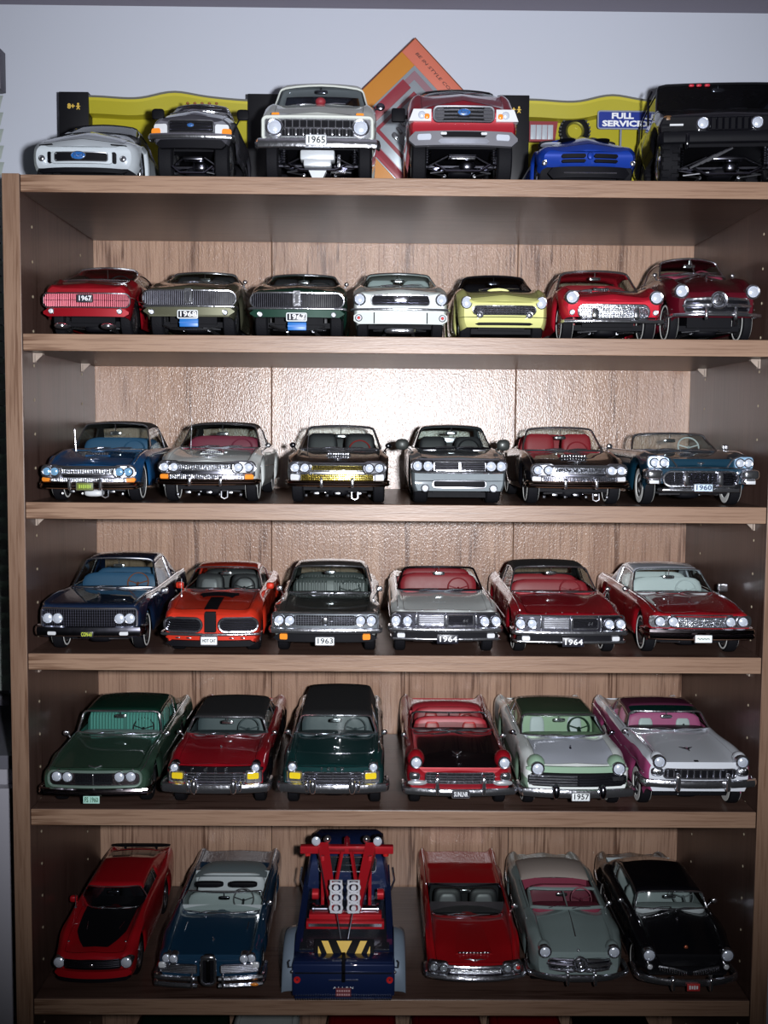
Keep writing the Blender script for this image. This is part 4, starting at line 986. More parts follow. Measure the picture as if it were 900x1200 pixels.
# ---------------------------------------------------------------- fourth shelf
def row3():
    c = Car('model_car', 'midnight blue slab sided sedan with blue interior, tan steering wheel and yellow lettered plate', 3, 43, 166, -15, NAVY, hn=('v',708), hc=('v',690,90), hr=('v',647,150), L=268, bow=3, fcrest=2.2, hx=.8, fx=.9, crown=1, nr='hard', sharp=.85, nosew=.98, tailw=.97, ww=1, trim=S_BLUE, swm=WOODW, swz=2, yw0=.35, yw1=.44, yr=.68, yb=.82, tumble=.74, chin=6, sill=12, rvd=8)
    c.build_body(hood_j=19); c.top(fr=.9, frame=SATIN); c.crest(.0, .98, .9, j=15)
    c.grille(-56, 56, 713, 735, 6, 40, 3, back=BLACK, bar=mat('smoked_bars', (.05,.05,.07), .3, 1), rim=SATIN, rimr=.9, br=.35, proud=.8)
    for dx in (48, 36.2): c.lamp(dx, 724.5, 6.0, proud=2, bt=.1, bz=1.12)
    c.bumper(733, 745, 4, 1.0, 22, m=DARKCH, thick=5); 
    for sg in (-1, 1): c.rect_panel(*sorted((sg*c.d(37), sg*c.d(47))), c.z(743), c.z(739), 1, 7, CLEARL, 'turn_signal')
    c.plate(0, 738, 745, 15, 'CON-61', PLATEB, mat('ink_acid', (.55,.65,.05), .5), proud=8.5); c.ornament(38, 6, 8); c.mirrors_(.38, (1,), dz=5, r=4, e=.6)
    c = Car('model_car', 'orange red model coupe with black hood stripe and scoop, small plate reading HOT CAT', 3, 188, 305, -16, ORED, hn=('v',716), hc=('v',692,84), hr=('v',658,135), L=256, bow=6, fcrest=1.6, crown=2, nr='mid', sharp=.25, sill=10, chinv=755, seats='bucket', trim=S_BLK, insert=mat('seat_dark_grey', (.16,.16,.17), .4), ww=0, style='spoke', R=18.5, wheelw=13, yw0=.33, yw1=.43, yr=.62, yb=.82)
    c.build_body(); c.top(fr=.8); c.grille(10, 55, 724.5, 740.5, 5, 0, 7, back=BLACK, bar=DARKCH, rim=CHROME, rimr=1.1, both=True, proud=.8)
    c.bumper(741, 744.5, 5, .99, 18, thick=2.6); c.rect_panel(-c.p['hw']*.93, c.p['hw']*.93, c.z(750), c.z(745), 2, 1.2, ORED, 'lower_valance')
    c.rect_panel(-c.p['hw']*.9, c.p['hw']*.9, c.z(757), c.z(750.5), 2.4, 4, BLACK, 'chin_spoiler'); c.plate(0, 744, 753.5, 19, 'HOT CAT', proud=8.5, size=4.2, rim=SATIN)
    c.rect_panel(-c.d(6.5), c.d(6.5), c.z(741), c.z(717), .5, 1.6, BLACK, 'nose_stripe')
    stripe(c, 4, 50, 12.5, BLACK); 
    q = MB(); 
    rows = []
    for k in range(9):
        u = k/8; y = 48+24*u; wd = 14+5*u if u < .5 else 19-2*(u-.5)
        rows.append([(x, y+c.F(x)*0, c.surf(x, y)+.5+3.4*(1-abs(2*u-.75)/1.3)*(1-abs(t)**5)) for t, x in ((-1+2*j/10, wd*(-1+2*j/10)) for j in range(11))])
    q.grid(rows); q.build('hood_scoop', BLACK, c.root, ang=60)
    c.antenna(17, .2, -1, .78); c.mirrors_(.4, m=ORED, dz=4, r=4, out=4, e=.6, ry=3)
    for dx in (-38, -25, 25, 38): c.blob('marker_light', dx, 747.5, 2.6, .8, .8, CHROME, 2)
    c = Car('model_car', 'charcoal grey model sedan with amber turn lamps and a white 1963 plate', 3, 316, 446, -16, CHAR, hn=('v',717), hc=('v',696,88), hr=('v',656,145), L=262, bow=4, fcrest=.8, crown=1.5, nr='hard', sharp=.5, sill=13, chin=8, trim=mat('seat_charcoal', (.05,.06,.058), .4), pleat=mat('seat_charcoal_pleat', (.09,.1,.1), .35), ww=0, yw0=.34, yw1=.43, yr=.66, yb=.80, tumble=.82, nosew=.98)
    c.build_body(); c.top(fr=.9); hw = c.p['hw']
    c.rect_panel(-hw*.97, hw*.97, c.z(740), c.z(718.5), 3, .6, mat('dark_pewter', (.2,.22,.24), .3, 1), 'grille_shell'); c.ring(-hw*.97, hw*.97, c.z(740), c.z(718.5), 3, .9, .9, CHROME, 'shell_rim')
    c.grille(-36, 36, 721, 733, 4, 24, 1, back=BLACK, bar=SATIN, rim=False, br=.4, proud=1.4)
    for dx in (54, 41.5): c.lamp(dx, 727, 5.2, proud=2)
    b = MB(); z = c.z(727); b.ell((0, -3, z), (3.2, 1.6, 4), .7); b.tube([(-7, -2.6, z), (0, -3.6, z), (7, -2.6, z)], .8, 6); b.build('grille_emblem', CHROME, c.root)
    c.bumper(735.5, 742, 4.6, 1.0, 22, thick=3); c.rect_panel(-hw*.95, hw*.95, c.z(752), c.z(743), 3, 2, BLACK, 'lower_valance')
    for sg in (-1, 1): c.rect_panel(*sorted((sg*c.d(44), sg*c.d(53))), c.z(749), c.z(742.5), 1, 4.4, AMBER, 'turn_signal')
    c.plate(0, 745, 754.5, 22, '1963', proud=6.5, rim=CHROME); c.mirrors_(.36, (-1, 1), dz=6, e=.6, r=3.2); b = MB(); c.ornament(80, 2, 4)
    for lab, L_, R_, body, conv, tr, vv, tx in (
        ('white open model convertible with dark red interior and a black 1964 bumper strip', 457, 588, GREYW, True, S_RED, 0, 0), ('ruby red model hardtop with black vinyl roof and a black 1964 bumper strip', 602, 735, CRIM, False, S_RED, 3.6, 1)):
        c = Car('model_car', lab, 3, L_, R_, -17, body, hn=('v',716.5+vv), hc=('v',693+vv*.6,90), hr=('v',(664 if conv else 656.5),(100 if conv else 150)), L=266, bow=4.5, fcrest=1.0, crown=2, nr='hard', sharp=.35, chin=8, trim=tr, ww=0 if conv else 1, cabin='convertible' if conv else 'hardtop', yw0=.34, yw1=.43, yr=.67, yb=.80, nosew=.98, seath=62 if conv else None or 56, tumble=.8)
        if conv: c.build_body(open_to=.76); c.top(fr=1.1, frame=DARKCH); c.boot(S_RED, .74, .84, 7)
        else: c.build_body(); c.top(SOFT, fr=.9)
        hw = c.p['hw']; v = vv
        c.rect_panel(-hw*.97, hw*.97, c.z(737+v), c.z(718+v), 3, .6, DARKCH, 'grille_shell'); c.ring(-hw*.97, hw*.97, c.z(737+v), c.z(718+v), 3, .8, .7, CHROME, 'shell_rim')
        c.grille(-32, -2, 720.5+v, 733+v, 6, 0, 1, back=SATIN, bar=CHROME, rim=CHROME, proud=1.4, br=.4, rimr=.6); c.grille(2, 32, 720.5+v, 733+v, 6, 0, 1, back=BLACK, bar=DARKCH, rim=CHROME, proud=1.4, br=.3, rimr=.6)
        c.guards(35, 719+v, 734+v, 2.2, 3, name='grille_post', depth=1.5); c.guards(0, 719+v, 740+v, 2, 4, name='grille_post', both=False, depth=1.5)
        text('script_badge', '64', 4.6, CHROME, c.root, (c.d(22), -2.6, c.z(727+v)), shear=.3)
        for dx in (58.7, 45.2): c.lamp(dx, 727.5+v, 5.0, proud=2.2)
        c.bumper(734.5+v, 740.5+v, 5, 1.0, 24, thick=3.4); c.bumper(746.5+v, 750+v, 4, .97, 20, thick=2.6); c.rect_panel(-hw*.95, hw*.95, c.z(749+v), c.z(741+v), 1, 3, BLACK, 'bumper_gap')
        for sg in (-1, 1): c.rect_panel(*sorted((sg*c.d(48), sg*c.d(57))), c.z(746.5+v), c.z(741.5+v), 1, 6, CLEARL, 'turn_signal')
        c.plate(1.5, 742+v, 752.5+v, 25, '1964', PLATEB, INKW, proud=7.5, size=7)
        c.crest(.04, .95, .5); c.strip(26, 26, .05, .95, .6)
        if not conv: c.mirrors_(.33, (1,), dz=6, r=3, out=5)
        for dx in (-28, -9, 9, 28): c.blob('hood_letter', dx, 0, .9, .9, .5, CHROME, z=c.surf(c.d(dx), 4)+.4, y=6)
    c = Car('model_car', 'red model hardtop with silver roof, pale interior and square chrome mirror', 3, 760, 883, -15, paint('deep_red', (.30,.006,.012)), hn=('v',719), hc=('v',696,88), hr=('v',659,150), L=264, bow=4, fcrest=1.4, crown=2, nr='hard', sharp=.45, chin=8, trim=S_WHITE, dashm=S_GREY, ww=1, R=18.5, yw0=.34, yw1=.43, yr=.67, yb=.80, nosew=.98, wheel_in=6, rvd=9)
    c.build_body(); c.top(SILV, fr=.8); c.grille(-34, 34, 724, 735, 4, 30, 2, back=MESH, bar=CHROME, rim=CHROME, proud=1.4, br=.4)
    for sg in (-1, 1): c.rect_panel(*sorted((sg*c.d(34), sg*c.d(60))), c.z(736), c.z(722), 4, .7, CHROME, 'lamp_panel')
    for dx in (48.5, 33.5): c.lamp(dx, 728.5, 5.2, proud=2.4, hood=0)
    b = MB(); z = c.z(721); hw = c.p['hw']; b.tube([(hw*.6*(-1+2*k/12), c.F(hw*.6*(-1+2*k/12), z)-1.6, z) for k in range(13)], .7, 6); b.build('nose_lettering_bar', SATIN, c.root)
    c.bumper(736, 749, 5, 1.01, 26, thick=5, groove=True, m=mat('brown_chrome', (.5,.43,.45), .13, 1)); c.plate(-.5, 742, 751, 20, '', PLATEW, proud=9, rim=CHROME); wavy(c, -.5, 746.5, 14, 9.6)
    c.ornament(40, 7, 7); c.crest(.02, .95, .55); c.mirrors_(.36, (1,), dz=7, r=5, out=5, e=.35); c.mirrors_(.36, (-1,), dz=5, r=3.4, out=5)
def wavy(c, dx, v, wpx, proud):
    b = MB(); x = c.d(dx); w_ = c.d(wpx); z = c.z(v)
    b.tube([(x-w_/2+w_*k/14, -proud, z+.8*math.sin(k*1.7)*(1-k/20)) for k in range(15)], .35, 5); b.build('plate_script', mat('ink_green', (.03,.12,.06), .5), c.root)
def stripe(c, y0, y1, w_, m, lift=.55, name='hood_stripe', w1=None):
    b = MB(); rows = []; w1 = w_ if w1 is None else w1
    for k in range(15):
        y = y0+(y1-y0)*k/14; ww_ = w_+(w1-w_)*k/14; r = []
        for j in range(9):
            x = ww_/2*(-1+2*j/8); q = c.deform(x, y, c.surf(x, y)); r.append((q[0], q[1], q[2]+lift))
        rows.append(r)
    b.grid(rows); return b.build(name, m, c.root, ang=60)
def decal(c, outline, m, name='hood_decal', lift=.5, n=16):
    """outline: list of (y, half width)"""
    b = MB(); rows = []
    for k in range(n+1):
        y = outline[0][0]+(outline[-1][0]-outline[0][0])*k/n; hwd = pchip(outline, y) if False else None
        for a, e in zip(outline, outline[1:]):
            if a[0] <= y <= e[0]+1e-6: hwd = a[1]+(e[1]-a[1])*(y-a[0])/(e[0]-a[0])
        r = []
        for j in range(13):
            x = hwd*(-1+2*j/12); q = c.deform(x, y, c.surf(x, y)); r.append((q[0], q[1], q[2]+lift))
        rows.append(r)
    b.grid(rows); return b.build(name, m, c.root, ang=60)

# ---------------------------------------------------------------- fifth shelf
def ford57(c, lampdx, lampv, gv0, gv1, bv0, bv1, brow, yellow=True):
    hw = c.p['hw']
    c.rect_panel(-hw*.93, hw*.93, c.z(brow[1]), c.z(brow[0]), 2, .4, brow[2], 'nose_band')
    c.lamp(lampdx, lampv, 4.4, proud=3.2, hood=7, bt=.25)
    if yellow:
        for sg in (-1, 1):
            x0, x1 = sorted((sg*c.d(36), sg*c.d(54))); p_ = c.rect_panel(x0, x1, c.z(917), c.z(904), 1.5, 1.6, SATIN, 'lamp_housing'); c.ring(x0, x1, c.z(917), c.z(904), 1.5, 1.9, .8, CHROME, 'housing_rim', p_)
            x0, x1 = sorted((sg*c.d(38), sg*c.d(51))); c.rect_panel(x0, x1, c.z(913), c.z(906), 1, 2.6, YELLOWL, 'turn_signal')
    c.grille(-34, 34, gv0, gv1, 5, 1, 2, back=DARKCH, bar=CHROME, rim=CHROME, br=.65, proud=1.4, rimr=.9)
    c.bumper(bv0, bv1, 5.5, 1.02, 28, thick=5, groove=False); c.guards(23, bv0-8, bv1-1, 9, 9, depth=5, e=.85); c.guards(30, bv0-5, bv1-3, 5, 8, depth=4, e=.9)
def row4():
    c = Car('model_car', 'moss green model hardtop with pleated aqua seats and flat tail fins', 4, 46, 174, -14, MGRN, hn=('v',903), hr=72, L=268, bow=6, fcrest=.3, crown=1.5, hx=.7, fx=.86, nr='mid', sharp=.35, chin=6, ww=0, trim=S_AQUAD, pleat=S_AQUA, tubm=S_AQUAD, dashm=S_GREY, yw0=('v',861), yw1=('v',833), yr=.68, yb=.87, yq=.70, rdrop=4, hd=48, fin=3, tailw=1.0, tumble=.86, seath=63, swm=S_BLK, rvd=6, yseat=.5, nosew=.99, fast=True, bulge=3.5)
    c.build_body(); c.top(DGRN, fr=1.1); hw = c.p['hw']; zt, zb = c.z(904.5), c.z(922)
    c.rect_panel(-hw*.86, hw*.86, zb, zt, 5.5, .6, mat('dark_mesh_panel', (.05,.04,.045), .35, .9, bump=(900,1.)), 'grille_panel'); c.ring(-hw*.86, hw*.86, zb, zt, 5.5, 1, 1.3, mat('pale_green_trim', (.3,.42,.36), .3, .6), 'panel_rim')
    for dx in (43.4, 30.4): c.lamp(dx, 910, 5.8, proud=2.2, bt=.12, bz=1.12)
    c.grille(-22, 22, 906, 919, 5, 22, 1, back=BLACK, bar=DARKCH, rim=False, br=.3, proud=1.2); c.guards(0, 906, 919, 2, 3, both=False, name='grille_post', depth=1)
    c.bumper(922.5, 931.5, 5, 1.0, 26, thick=4.5, groove=True, m=mat('brown_chrome', (.5,.43,.45), .13, 1)); c.plate(0, 929, 937.5, 19, 'FS 1960', mat('plate_mint', (.45,.75,.65), .4), mat('ink_green', (.03,.12,.06), .5), proud=9.5)
    z = c.surf(0, 8); MB().tube([(-6, 6.5, z+1.2), (0, 4.5, z-.2), (6, 6.5, z+1.2)], .8, 6).build('hood_badge', CHROME, c.root)
    c.crest(.0, .98, .5); c.mirrors_(.35, (-1, 1), dz=5, r=3.4, out=4); c.strip(30, 32, .02, .97, .5)
    common = dict(L=264, bow=6, fcrest=3.2, hx=.62, fx=.84, crown=2.6, nr='mid', sharp=.2, chin=3, sill=11, tumble=.82, nosew=.97, rvd=6, yseat=.5)
    c = Car('model_car', 'red model hardtop with black roof, black flanks and square yellow signal lamps', 4, 191, 313, -15, RED, hn=('v',898), hr=72, ww=0, trim=mat('seat_slate', (.07,.09,.1), .5), hd=49, fin=4, yw0=('v',862), yw1=('v',840), yr=.66, yb=.76, yq=.64, rdrop=3, tailw=1., base=common)
    c.build_body(lower=BLK, lower_j=(0, 10)); c.top(SOFT, fr=1.2, roofname='roof'); c.body_m = BLK; ford57(c, 47.5, 899.5, 906, 924, 917, 928, (899, 906, BLK))
    c.letters('FORD', (-27, -11, 1, 13), 902, 4.2, proud=1.6); c.ornament(44, 3.5, 8); c.on_hood('hood_crest', 0, 76, 2, 1.4, 1.2, CHROME); c.mirrors_(.33, (-1, 1), dz=3, r=2.6)
    c = Car('model_car', 'bottle green model car with tall black fabric roof and yellow signal lamps', 4, 328, 452, -16, BGRN, hn=('v',899), hr=76, ww=0, trim=mat('seat_slate', (.07,.09,.1), .5), hd=50, fin=3, yw0=('v',862), yw1=('v',838), yr=.80, yb=.92, yq=.55, rdrop=2, tailw=1., base=common)
    c.build_body(); c.top(SOFT, fr=1.2); ford57(c, 47.5, 898.8, 905.5, 923, 917, 928, (899.5, 904.5, BGRN))
    c.letters('FORD', (-13, -5, 3, 11), 901, 4.2, proud=1.6); c.ornament(44, 3.5, 8); c.on_hood('hood_crest', 0, 74, 2.2, 1.4, 1.2, CHROME); c.mirrors_(.33, (-1, 1), dz=4, r=3.2)
    c.crest(.1, .95, .5)
    # black hood, red pods
    c = Car('model_car', 'open model convertible with black hood, red headlight pods and red interior', 4, 475, 603, -15, RED, hn=('v',904), hf=('v',897), hr=62, ww=0, trim=S_RED, dashm=S_BLK, cabin='convertible', hd=49, fin=5, yw0=('v',857), yw1=('v',835), swm=mat('wheel_red', (.3,.03,.03), .4), seath=58, insert=mat('seat_bright_red', (.45,.04,.04), .4), tailw=1., base={**common, 'fcrest': 1.5, 'hx': .68})
    c.build_body(hood=GLOSSB, open_to=.76, hood_j=16); c.top(fr=.9); c.boot(S_RED, .76, .86, 7); hw = c.p['hw']
    for sg in (-1, 1):
        x = sg*c.d(51.5); z = c.z(893.5); MB().ell((x, c.F(x)+8, z), (c.d(10.5), 12, c.d(11))).build('headlight_pod', RED, c.root)
    c.lamp(51.5, 893.5, 5.6, proud=4.6, bt=.2)
    c.grille(-40, 40, 906, 917.5, 3, 8, 2, back=BLACK, bar=CHROME, rim=CHROME, br=.7, proud=1.4, rimr=.9); c.rect_panel(-hw*.95, hw*.95, c.z(922), c.z(918.5), 1, 1.5, DRED, 'lower_valance')
    c.guards(50, 914, 920, 23, 4, depth=3, m=mat('lamp_oval', (.7,.72,.75), .2, .6, 1), name='signal_lamp', e=.8); c.guards(53, 905, 914, 13, 3.5, depth=4, name='grille_end', m=CHROME)
    c.bumper(922.5, 931, 5.5, 1.02, 28, thick=5); c.guards(27, 906, 929, 5, 8, depth=4); c.plate(0, 922.5, 930.5, 20, 'SUNLNR', PLATEB, INKW, proud=10.5, rim=SATIN)
    b = MB(); q = c.surf(0, 42); b.tube([(-4, 44, q+2.2), (0, 38, q+.6), (4, 44, q+2.2)], .8, 6); b.ell((0, 40, q+1), (1.4, 3, 1.2)); b.build('hood_ornament', CHROME, c.root)
    z = c.surf(0, 14); MB().tube([(-2, 14, z+1.6), (-1.2, 12, z+.6), (0, 14, z+1.4), (1.2, 12, z+.6), (2, 14, z+1.6)], .45, 5).build('hood_crest', SATIN, c.root)
    c.blob('hood_script', 0, 0, 4.5, .5, .5, CHROME, z=c.surf(0, 4)+.3, y=4); c.mirrors_(.34, (-1, 1), dz=4, r=3); c.crest(.62, .98, .5); c.letters('▾▾', (-.1, .1), 899, .1) if False else None
    # green and silver
    c = Car('model_car', 'silver hooded model hardtop with sage green nose band and a 1957 plate', 4, 613, 741, -16, GREYW, hn=('v',898), hr=72, ww=1, trim=S_GREEN, insert=S_WHITE, dashm=S_GREEN, swm=mat('wheel_dark_green', (.02,.05,.03), .4), hd=49, fin=6, yw0=('v',864), yw1=('v',838), yr=.68, yb=.79, yq=.66, rdrop=2.5, tailw=1.02, swz=2, base=common)
    c.build_body(hood=SILV, lower=SAGE, lower_j=(0, 7)); c.top(paint('dark_sage_roof', (.05,.085,.05), .5), fr=1.4); hw = c.p['hw']
    ford57b(c)
    c.plate(1, 924.5, 934, 21, '1957', proud=11, rim=SATIN); c.ornament(42, 4.5, 7, m=DARKCH); c.mirrors_(.33, (-1, 1), dz=3, r=2.8, m=DARKCH); c.crest(.5, .98, .5)
    b = MB(); 
    # pink and white
    c = Car('model_car', 'pink and white two tone model hardtop with dark green glass roof panel and pink seats', 4, 756, 884, -15, paint('soft_white', (.64,.67,.72), .42, .0), hn=('v',900), hf=('v',890), hr=72, ww=2, trim=S_PINK, insert=S_WHITE, tubm=S_PINK, dashm=S_BLK, swm=S_BLK, swz=4, hd=50, fin=5, yw0=('v',856), yw1=('v',834), yr=.68, yb=.80, yq=.70, rdrop=4, tailw=1., wheel_in=5, groofm=mat('tinted_green_roof_glass', (.002,.035,.03), .08, 0, 1), base={**common, 'nosew': .97, 'fcrest': 2})
    c.build_body(lower=PINK, lower_j=(0, 12)); c.top(paint('plum_roof', (.10,.02,.05)), fr=1.1, glassroof=.56); hw = c.p['hw']
    c.lamp(48.5, 892.5, 6.0, proud=4.5, hood=9, bt=.22); c.grille(-42, 42, 901.5, 912, 0, 11, 3, back=BLACK, bar=CHROME, rim=CHROME, br=1.0, proud=1.4, rimr=.9)
    for sg in (-1, 1): c.blob('grille_star', 50*sg, 905, 6, 2.6, 4.2, MESH, 2.5, .8)
    c.bumper(912.5, 922, 6, 1.01, 28, thick=5); c.guards(29, 903, 924, 6, 9.5, depth=4.5)
    q = c.surf(0, 44); b = MB(); b.tube([(0, 36, q+2), (0, 46, q+1.6), (0, 54, q+.4)], [.4, 1.1, .4], 6); b.add([(-6.5, 50, q+1.8), (0, 42, q+1.6), (6.5, 50, q+1.8), (0, 47, q+1.7), (-6.5, 50, q+1.3), (0, 42, q+1.1), (6.5, 50, q+1.3), (0, 47, q+1.2)], [(0,1,3),(1,2,3),(4,7,5),(5,7,6),(0,4,5,1),(1,5,6,2),(2,6,7,3),(3,7,4,0)])
    b.build('jet_hood_ornament', GLOSSB, c.root); z = c.surf(0, 16); b = MB(); b.box((0, 14, z+.4), (4, 3, 1), ch=.3); b.build('hood_crest', BLACK, c.root)
    c.strip(39, 42, .03, .34, .6); c.strip(38, 44, .4, .97, .6, n=10); c.mirrors_(.33, (-1,), dz=5, r=3); c.crest(.6, .98, .5)
def ford57b(c):
    hw = c.p['hw']
    c.rect_panel(-hw*.95, hw*.95, c.z(906), c.z(899), 2, .5, SAGE, 'nose_band')
    for sg in (-1, 1):
        x = sg*c.d(47.5); z = c.z(900); MB().ell((x, c.F(x)+9, z+.5), (c.d(11), 12, c.d(10.5))).build('headlight_pod', SAGE, c.root)
    c.lamp(47.5, 900.5, 6.2, proud=4.2, bt=.2)
    c.rect_panel(-hw*.92, hw*.92, c.z(922), c.z(907), 3, 1.0, BLACK, 'grille_opening')
    z0, z1 = c.z(921), c.z(908)
    b = MB()
    for k in range(4):
        z = z0+(z1-z0)*(k+.5)/4; b.tube([(-hw*.9+hw*.88*q/10, c.F(-hw*.9+hw*.88*q/10, z)-1.9, z) for q in range(11)], .85, 6)
    b.build('grille_bars', CHROME, c.root)
    b = MB()
    for k in range(4):
        z = z0+(z1-z0)*(k+.5)/4; b.tube([(hw*.02+hw*.88*q/10, c.F(hw*.02+hw*.88*q/10, z)-1.5, z) for q in range(11)], .5, 6)
    b.build('grille_bars', DARKCH, c.root); c.rect_panel(c.d(41), c.d(54), c.z(915), c.z(910.5), .6, 2.6, SATIN, 'grille_badge')
    c.bumper(922.5, 933, 6, 1.02, 28, thick=5.5); c.guards(27, 916, 933, 9, 9, depth=5, e=.9, m=DARKCH)

# ---------------------------------------------------------------- sixth shelf
def row5():
    c = Car('model_car', 'red model fastback with black hood decal, black grille and rear wing', 5, 58, 157, 12, paint('signal_red', (.38,.006,.012)), hn=('v',1120), hr=70, L=240, bow=9, pw=2.4, fcrest=1.6, crown=2.5, hx=.6, nr='soft', sharp=.15, sill=9, chinv=1150, ww=0, style='spoke', wheelw=14, R=18.5, seats='bucket', trim=S_BLK, yw0=('v',1065), yw1=('v',1039), yr=.68, yb=.93, yq=.62, rdrop=3, hd=56, hb=54, nosew=.95, wheel_in=6, bulge=1)
    c.build_body(); c.top(fr=.55, frame=SATIN, gm=SMOKE); hw = c.p['hw']
    c.grille(-33, 33, 1125.5, 1135.5, 4, 0, 2, back=BLACK, bar=DARKCH, rim=DARKCH, rimr=.7, proud=.5); c.lamp(39.5, 1130, 6.4, proud=1.4, bt=.12, bz=1.12)
    c.rect_panel(-c.p['hw']*.93, hw*.93, c.z(1146), c.z(1138), 2.5, 2.2, c.body_m, 'front_bumper'); c.rect_panel(-hw*.90, hw*.90, c.z(1151), c.z(1146), 2, 1, BLACK, 'chin_spoiler')
    y1 = c.p['yw0']*c.p['L']; decal(c, [(14, hw*.30), (26, hw*.48), (40, hw*.62), (y1*.8, hw*.66), (y1+3, hw*.66)], BLACK)
    for sg in (-1, 1):
        stripe_pts = [(sg*hw*(.40+.06*k/4), 46+14*k/4) for k in range(5)]
        MB().tube([(x, y, c.surf(x, y)+.9) for x, y in stripe_pts], .35, 5).build('decal_line', SATIN, c.root)
        x = sg*hw*.7; MB().ell((x, 22, c.surf(x, 22)+.4), (1.4, 1.4, 1)).build('hood_pin', CHROME, c.root)
    c.blob('horse_badge', 0, 1130.5, 2.2, .8, 1.4, CHROME, 1.8); c.mirrors_(.36, (-1,), m=c.body_m, dz=4, r=4, out=3, e=.6, ry=3); c.antenna(13, .3, -1, .86)
    b = MB(); L = c.p['L']; z = c.surf(0, L*.95); b.ell((0, L*.955, z+3.2), (hw*.86, 4.5, .9), .5); o = b.build('rear_wing', BLACK, c.root)
    for sg in (-1, 1):
        b = MB(); b.box((sg*hw*.45, L*.955, z+1), (1.6, 5, 4), ch=.3); b.build('wing_strut', BLACK, o)
    c = Car('model_car', 'dark blue open model convertible with upright oval centre grille and grey interior', 5, 182, 307, 2, EBLU, hn=('v',1124), hf=('v',1117), hr=60, L=258, bow=5, fcrest=.6, crown=3, hx=.7, nr='mid', sharp=.2, sill=11, ww=1, trim=S_GREY, cabin='convertible', hd=50, hb=52, fin=1.5, yw0=('v',1071), yw1=('v',1046), seath=52, tumble=.84, nosew=.98, tailw=.98, swm=mat('wheel_dark', (.03,.03,.035), .4), swz=3, yseat=.46, rvdark=True, yseat2=.66)
    c.build_body(open_to=.72); c.top(fr=.9); hw = c.p['hw']
    b = MB(); z = c.surf(0, c.p['L']*.72)
    rows = []
    for k in range(9):
        a = k/8; y = c.p['L']*(.645+.165*a); rows.append([(hw*.78*t*(1-.25*a**3), y+6*a*(1-abs(t)**3), z-.5+3.5*math.sin(PI*min(1, a*.9+.1))*(1-abs(t)**6)) for t in (-1+2*j/16 for j in range(17))])
    for r in rows: pass
    b.grid(rows); b.build('folded_top_boot', mat('grey_boot', (.16,.20,.21), .6), c.root)
    for sg in (-1, 1): MB().ell((sg*hw*.36, c.p['L']*.50, 58), (hw*.3, 3, 3), .5).build('seat_top_roll', BLACK, c.root)
    for dx in (49.7, 41.3): c.lamp(dx, 1124, 4.6, proud=1.2, bt=.14)
    c.grille(14, 58, 1131, 1140, 5, 0, 1.5, back=DARKCH, bar=SATIN, rim=CHROME, both=True, proud=.8, br=.4); z0, z1 = c.z(1152), c.z(1119)
    c.rect_panel(-c.d(8), c.d(8), z0, z1, c.d(6), 2.5, BLACK, 'centre_grille'); c.ring(-c.d(8), c.d(8), z0, z1, c.d(6), 3.2, 1.5, CHROME, 'centre_grille_ring'); c.rect_panel(-c.d(2.4), c.d(2.4), z0+2, z1-2, c.d(2.2), 3.5, DARKCH, 'centre_grille_insert')
    c.blob('ring_cap', 0, 1120.5, 7, 2.2, 2.4, CHROME, 3.6, .7)
    for vv in ((1142, 1147), (1150, 1155)):
        for sg in (-1, 1):
            z = (c.z(vv[0])+c.z(vv[1]))/2; P = [(sg*(10+(hw*1.0-10)*k/9), c.F(10+(hw-10)*k/9)-4.5, z) for k in range(10)]+[(sg*(hw+1.5), c.F(hw)+2, z), (sg*(hw+1.5), c.F(hw)+24, z)]
            MB().tube(P, 2.4, 8).build('front_bumper', CHROME, c.root)
    c.guards(18, 1137, 1153, 3, 8, depth=3); c.blob('fog_lens', 55, 1131.5, 3.4, 1.6, 3, CLEARL, 2.4, .6, both=True); c.blob('signal_lamp', 54, 1151.5, 4, 1.2, 1.6, AMBER, 7)
    c.ornament(32, 5, 7); c.crest(.35, .98, .5); c.mirrors_(.34, (1,), dz=6, r=3.4, out=4)
    for sg in (-1, 1): MB().tube([(sg*hw*.62, 50, c.surf(hw*.62, 50)+.8), (sg*hw*.62, 66, c.surf(hw*.62, 66)+.8)], .5, 5).build('fender_ornament', CHROME, c.root)
    c = Car('model_car', 'glossy red open model convertible with black bucket seats and red centre console', 5, 500, 615, 4, paint('cherry_red', (.36,.006,.010)), hn=('v',1132), hr=61, L=258, bow=9, fcrest=1.5, crown=2.5, hx=.72, nr='soft', sharp=.12, sill=10, ww=0, seats='bucket', trim=S_BLK, insert=mat('seat_dark_grey', (.16,.16,.17), .4), conm=S_RED, cabin='convertible', hd=49, hb=51, fin=3, yw0=('v',1074), yw1=('v',1038), seath=54, tumble=.84, tailw=1., swm=S_BLK, fx=.86)
    c.build_body(open_to=.60); c.top(fr=.8, frame=DARKCH); hw = c.p['hw']
    c.rect_panel(-hw*.93, hw*.93, c.z(1146), c.z(1133.5), 4, .4, DARKCH, 'grille_shell'); zb = c.z(1133); MB().tube([(hw*.9*(-1+2*k/14), c.F(hw*.9*(-1+2*k/14), zb)-1.4, zb) for k in range(15)], 1.3, 7).build('hood_lip_moulding', CHROME, c.root)
    c.grille(-30, 30, 1136, 1141, 3, 22, 1, back=BLACK, bar=MESH, rim=CHROME, br=.35)
    for sg in (-1, 1):
        x0, x1 = sorted((sg*c.d(31), sg*c.d(55))); c.rect_panel(x0, x1, c.z(1143), c.z(1129), 4, 1.6, SATIN, 'lamp_pod')
    for dx in (37.5, 48.5): c.lamp(dx, 1135.5, 4.2, mat('dim_lens', (.3,.33,.36), .15, .3, 1), proud=2.8)
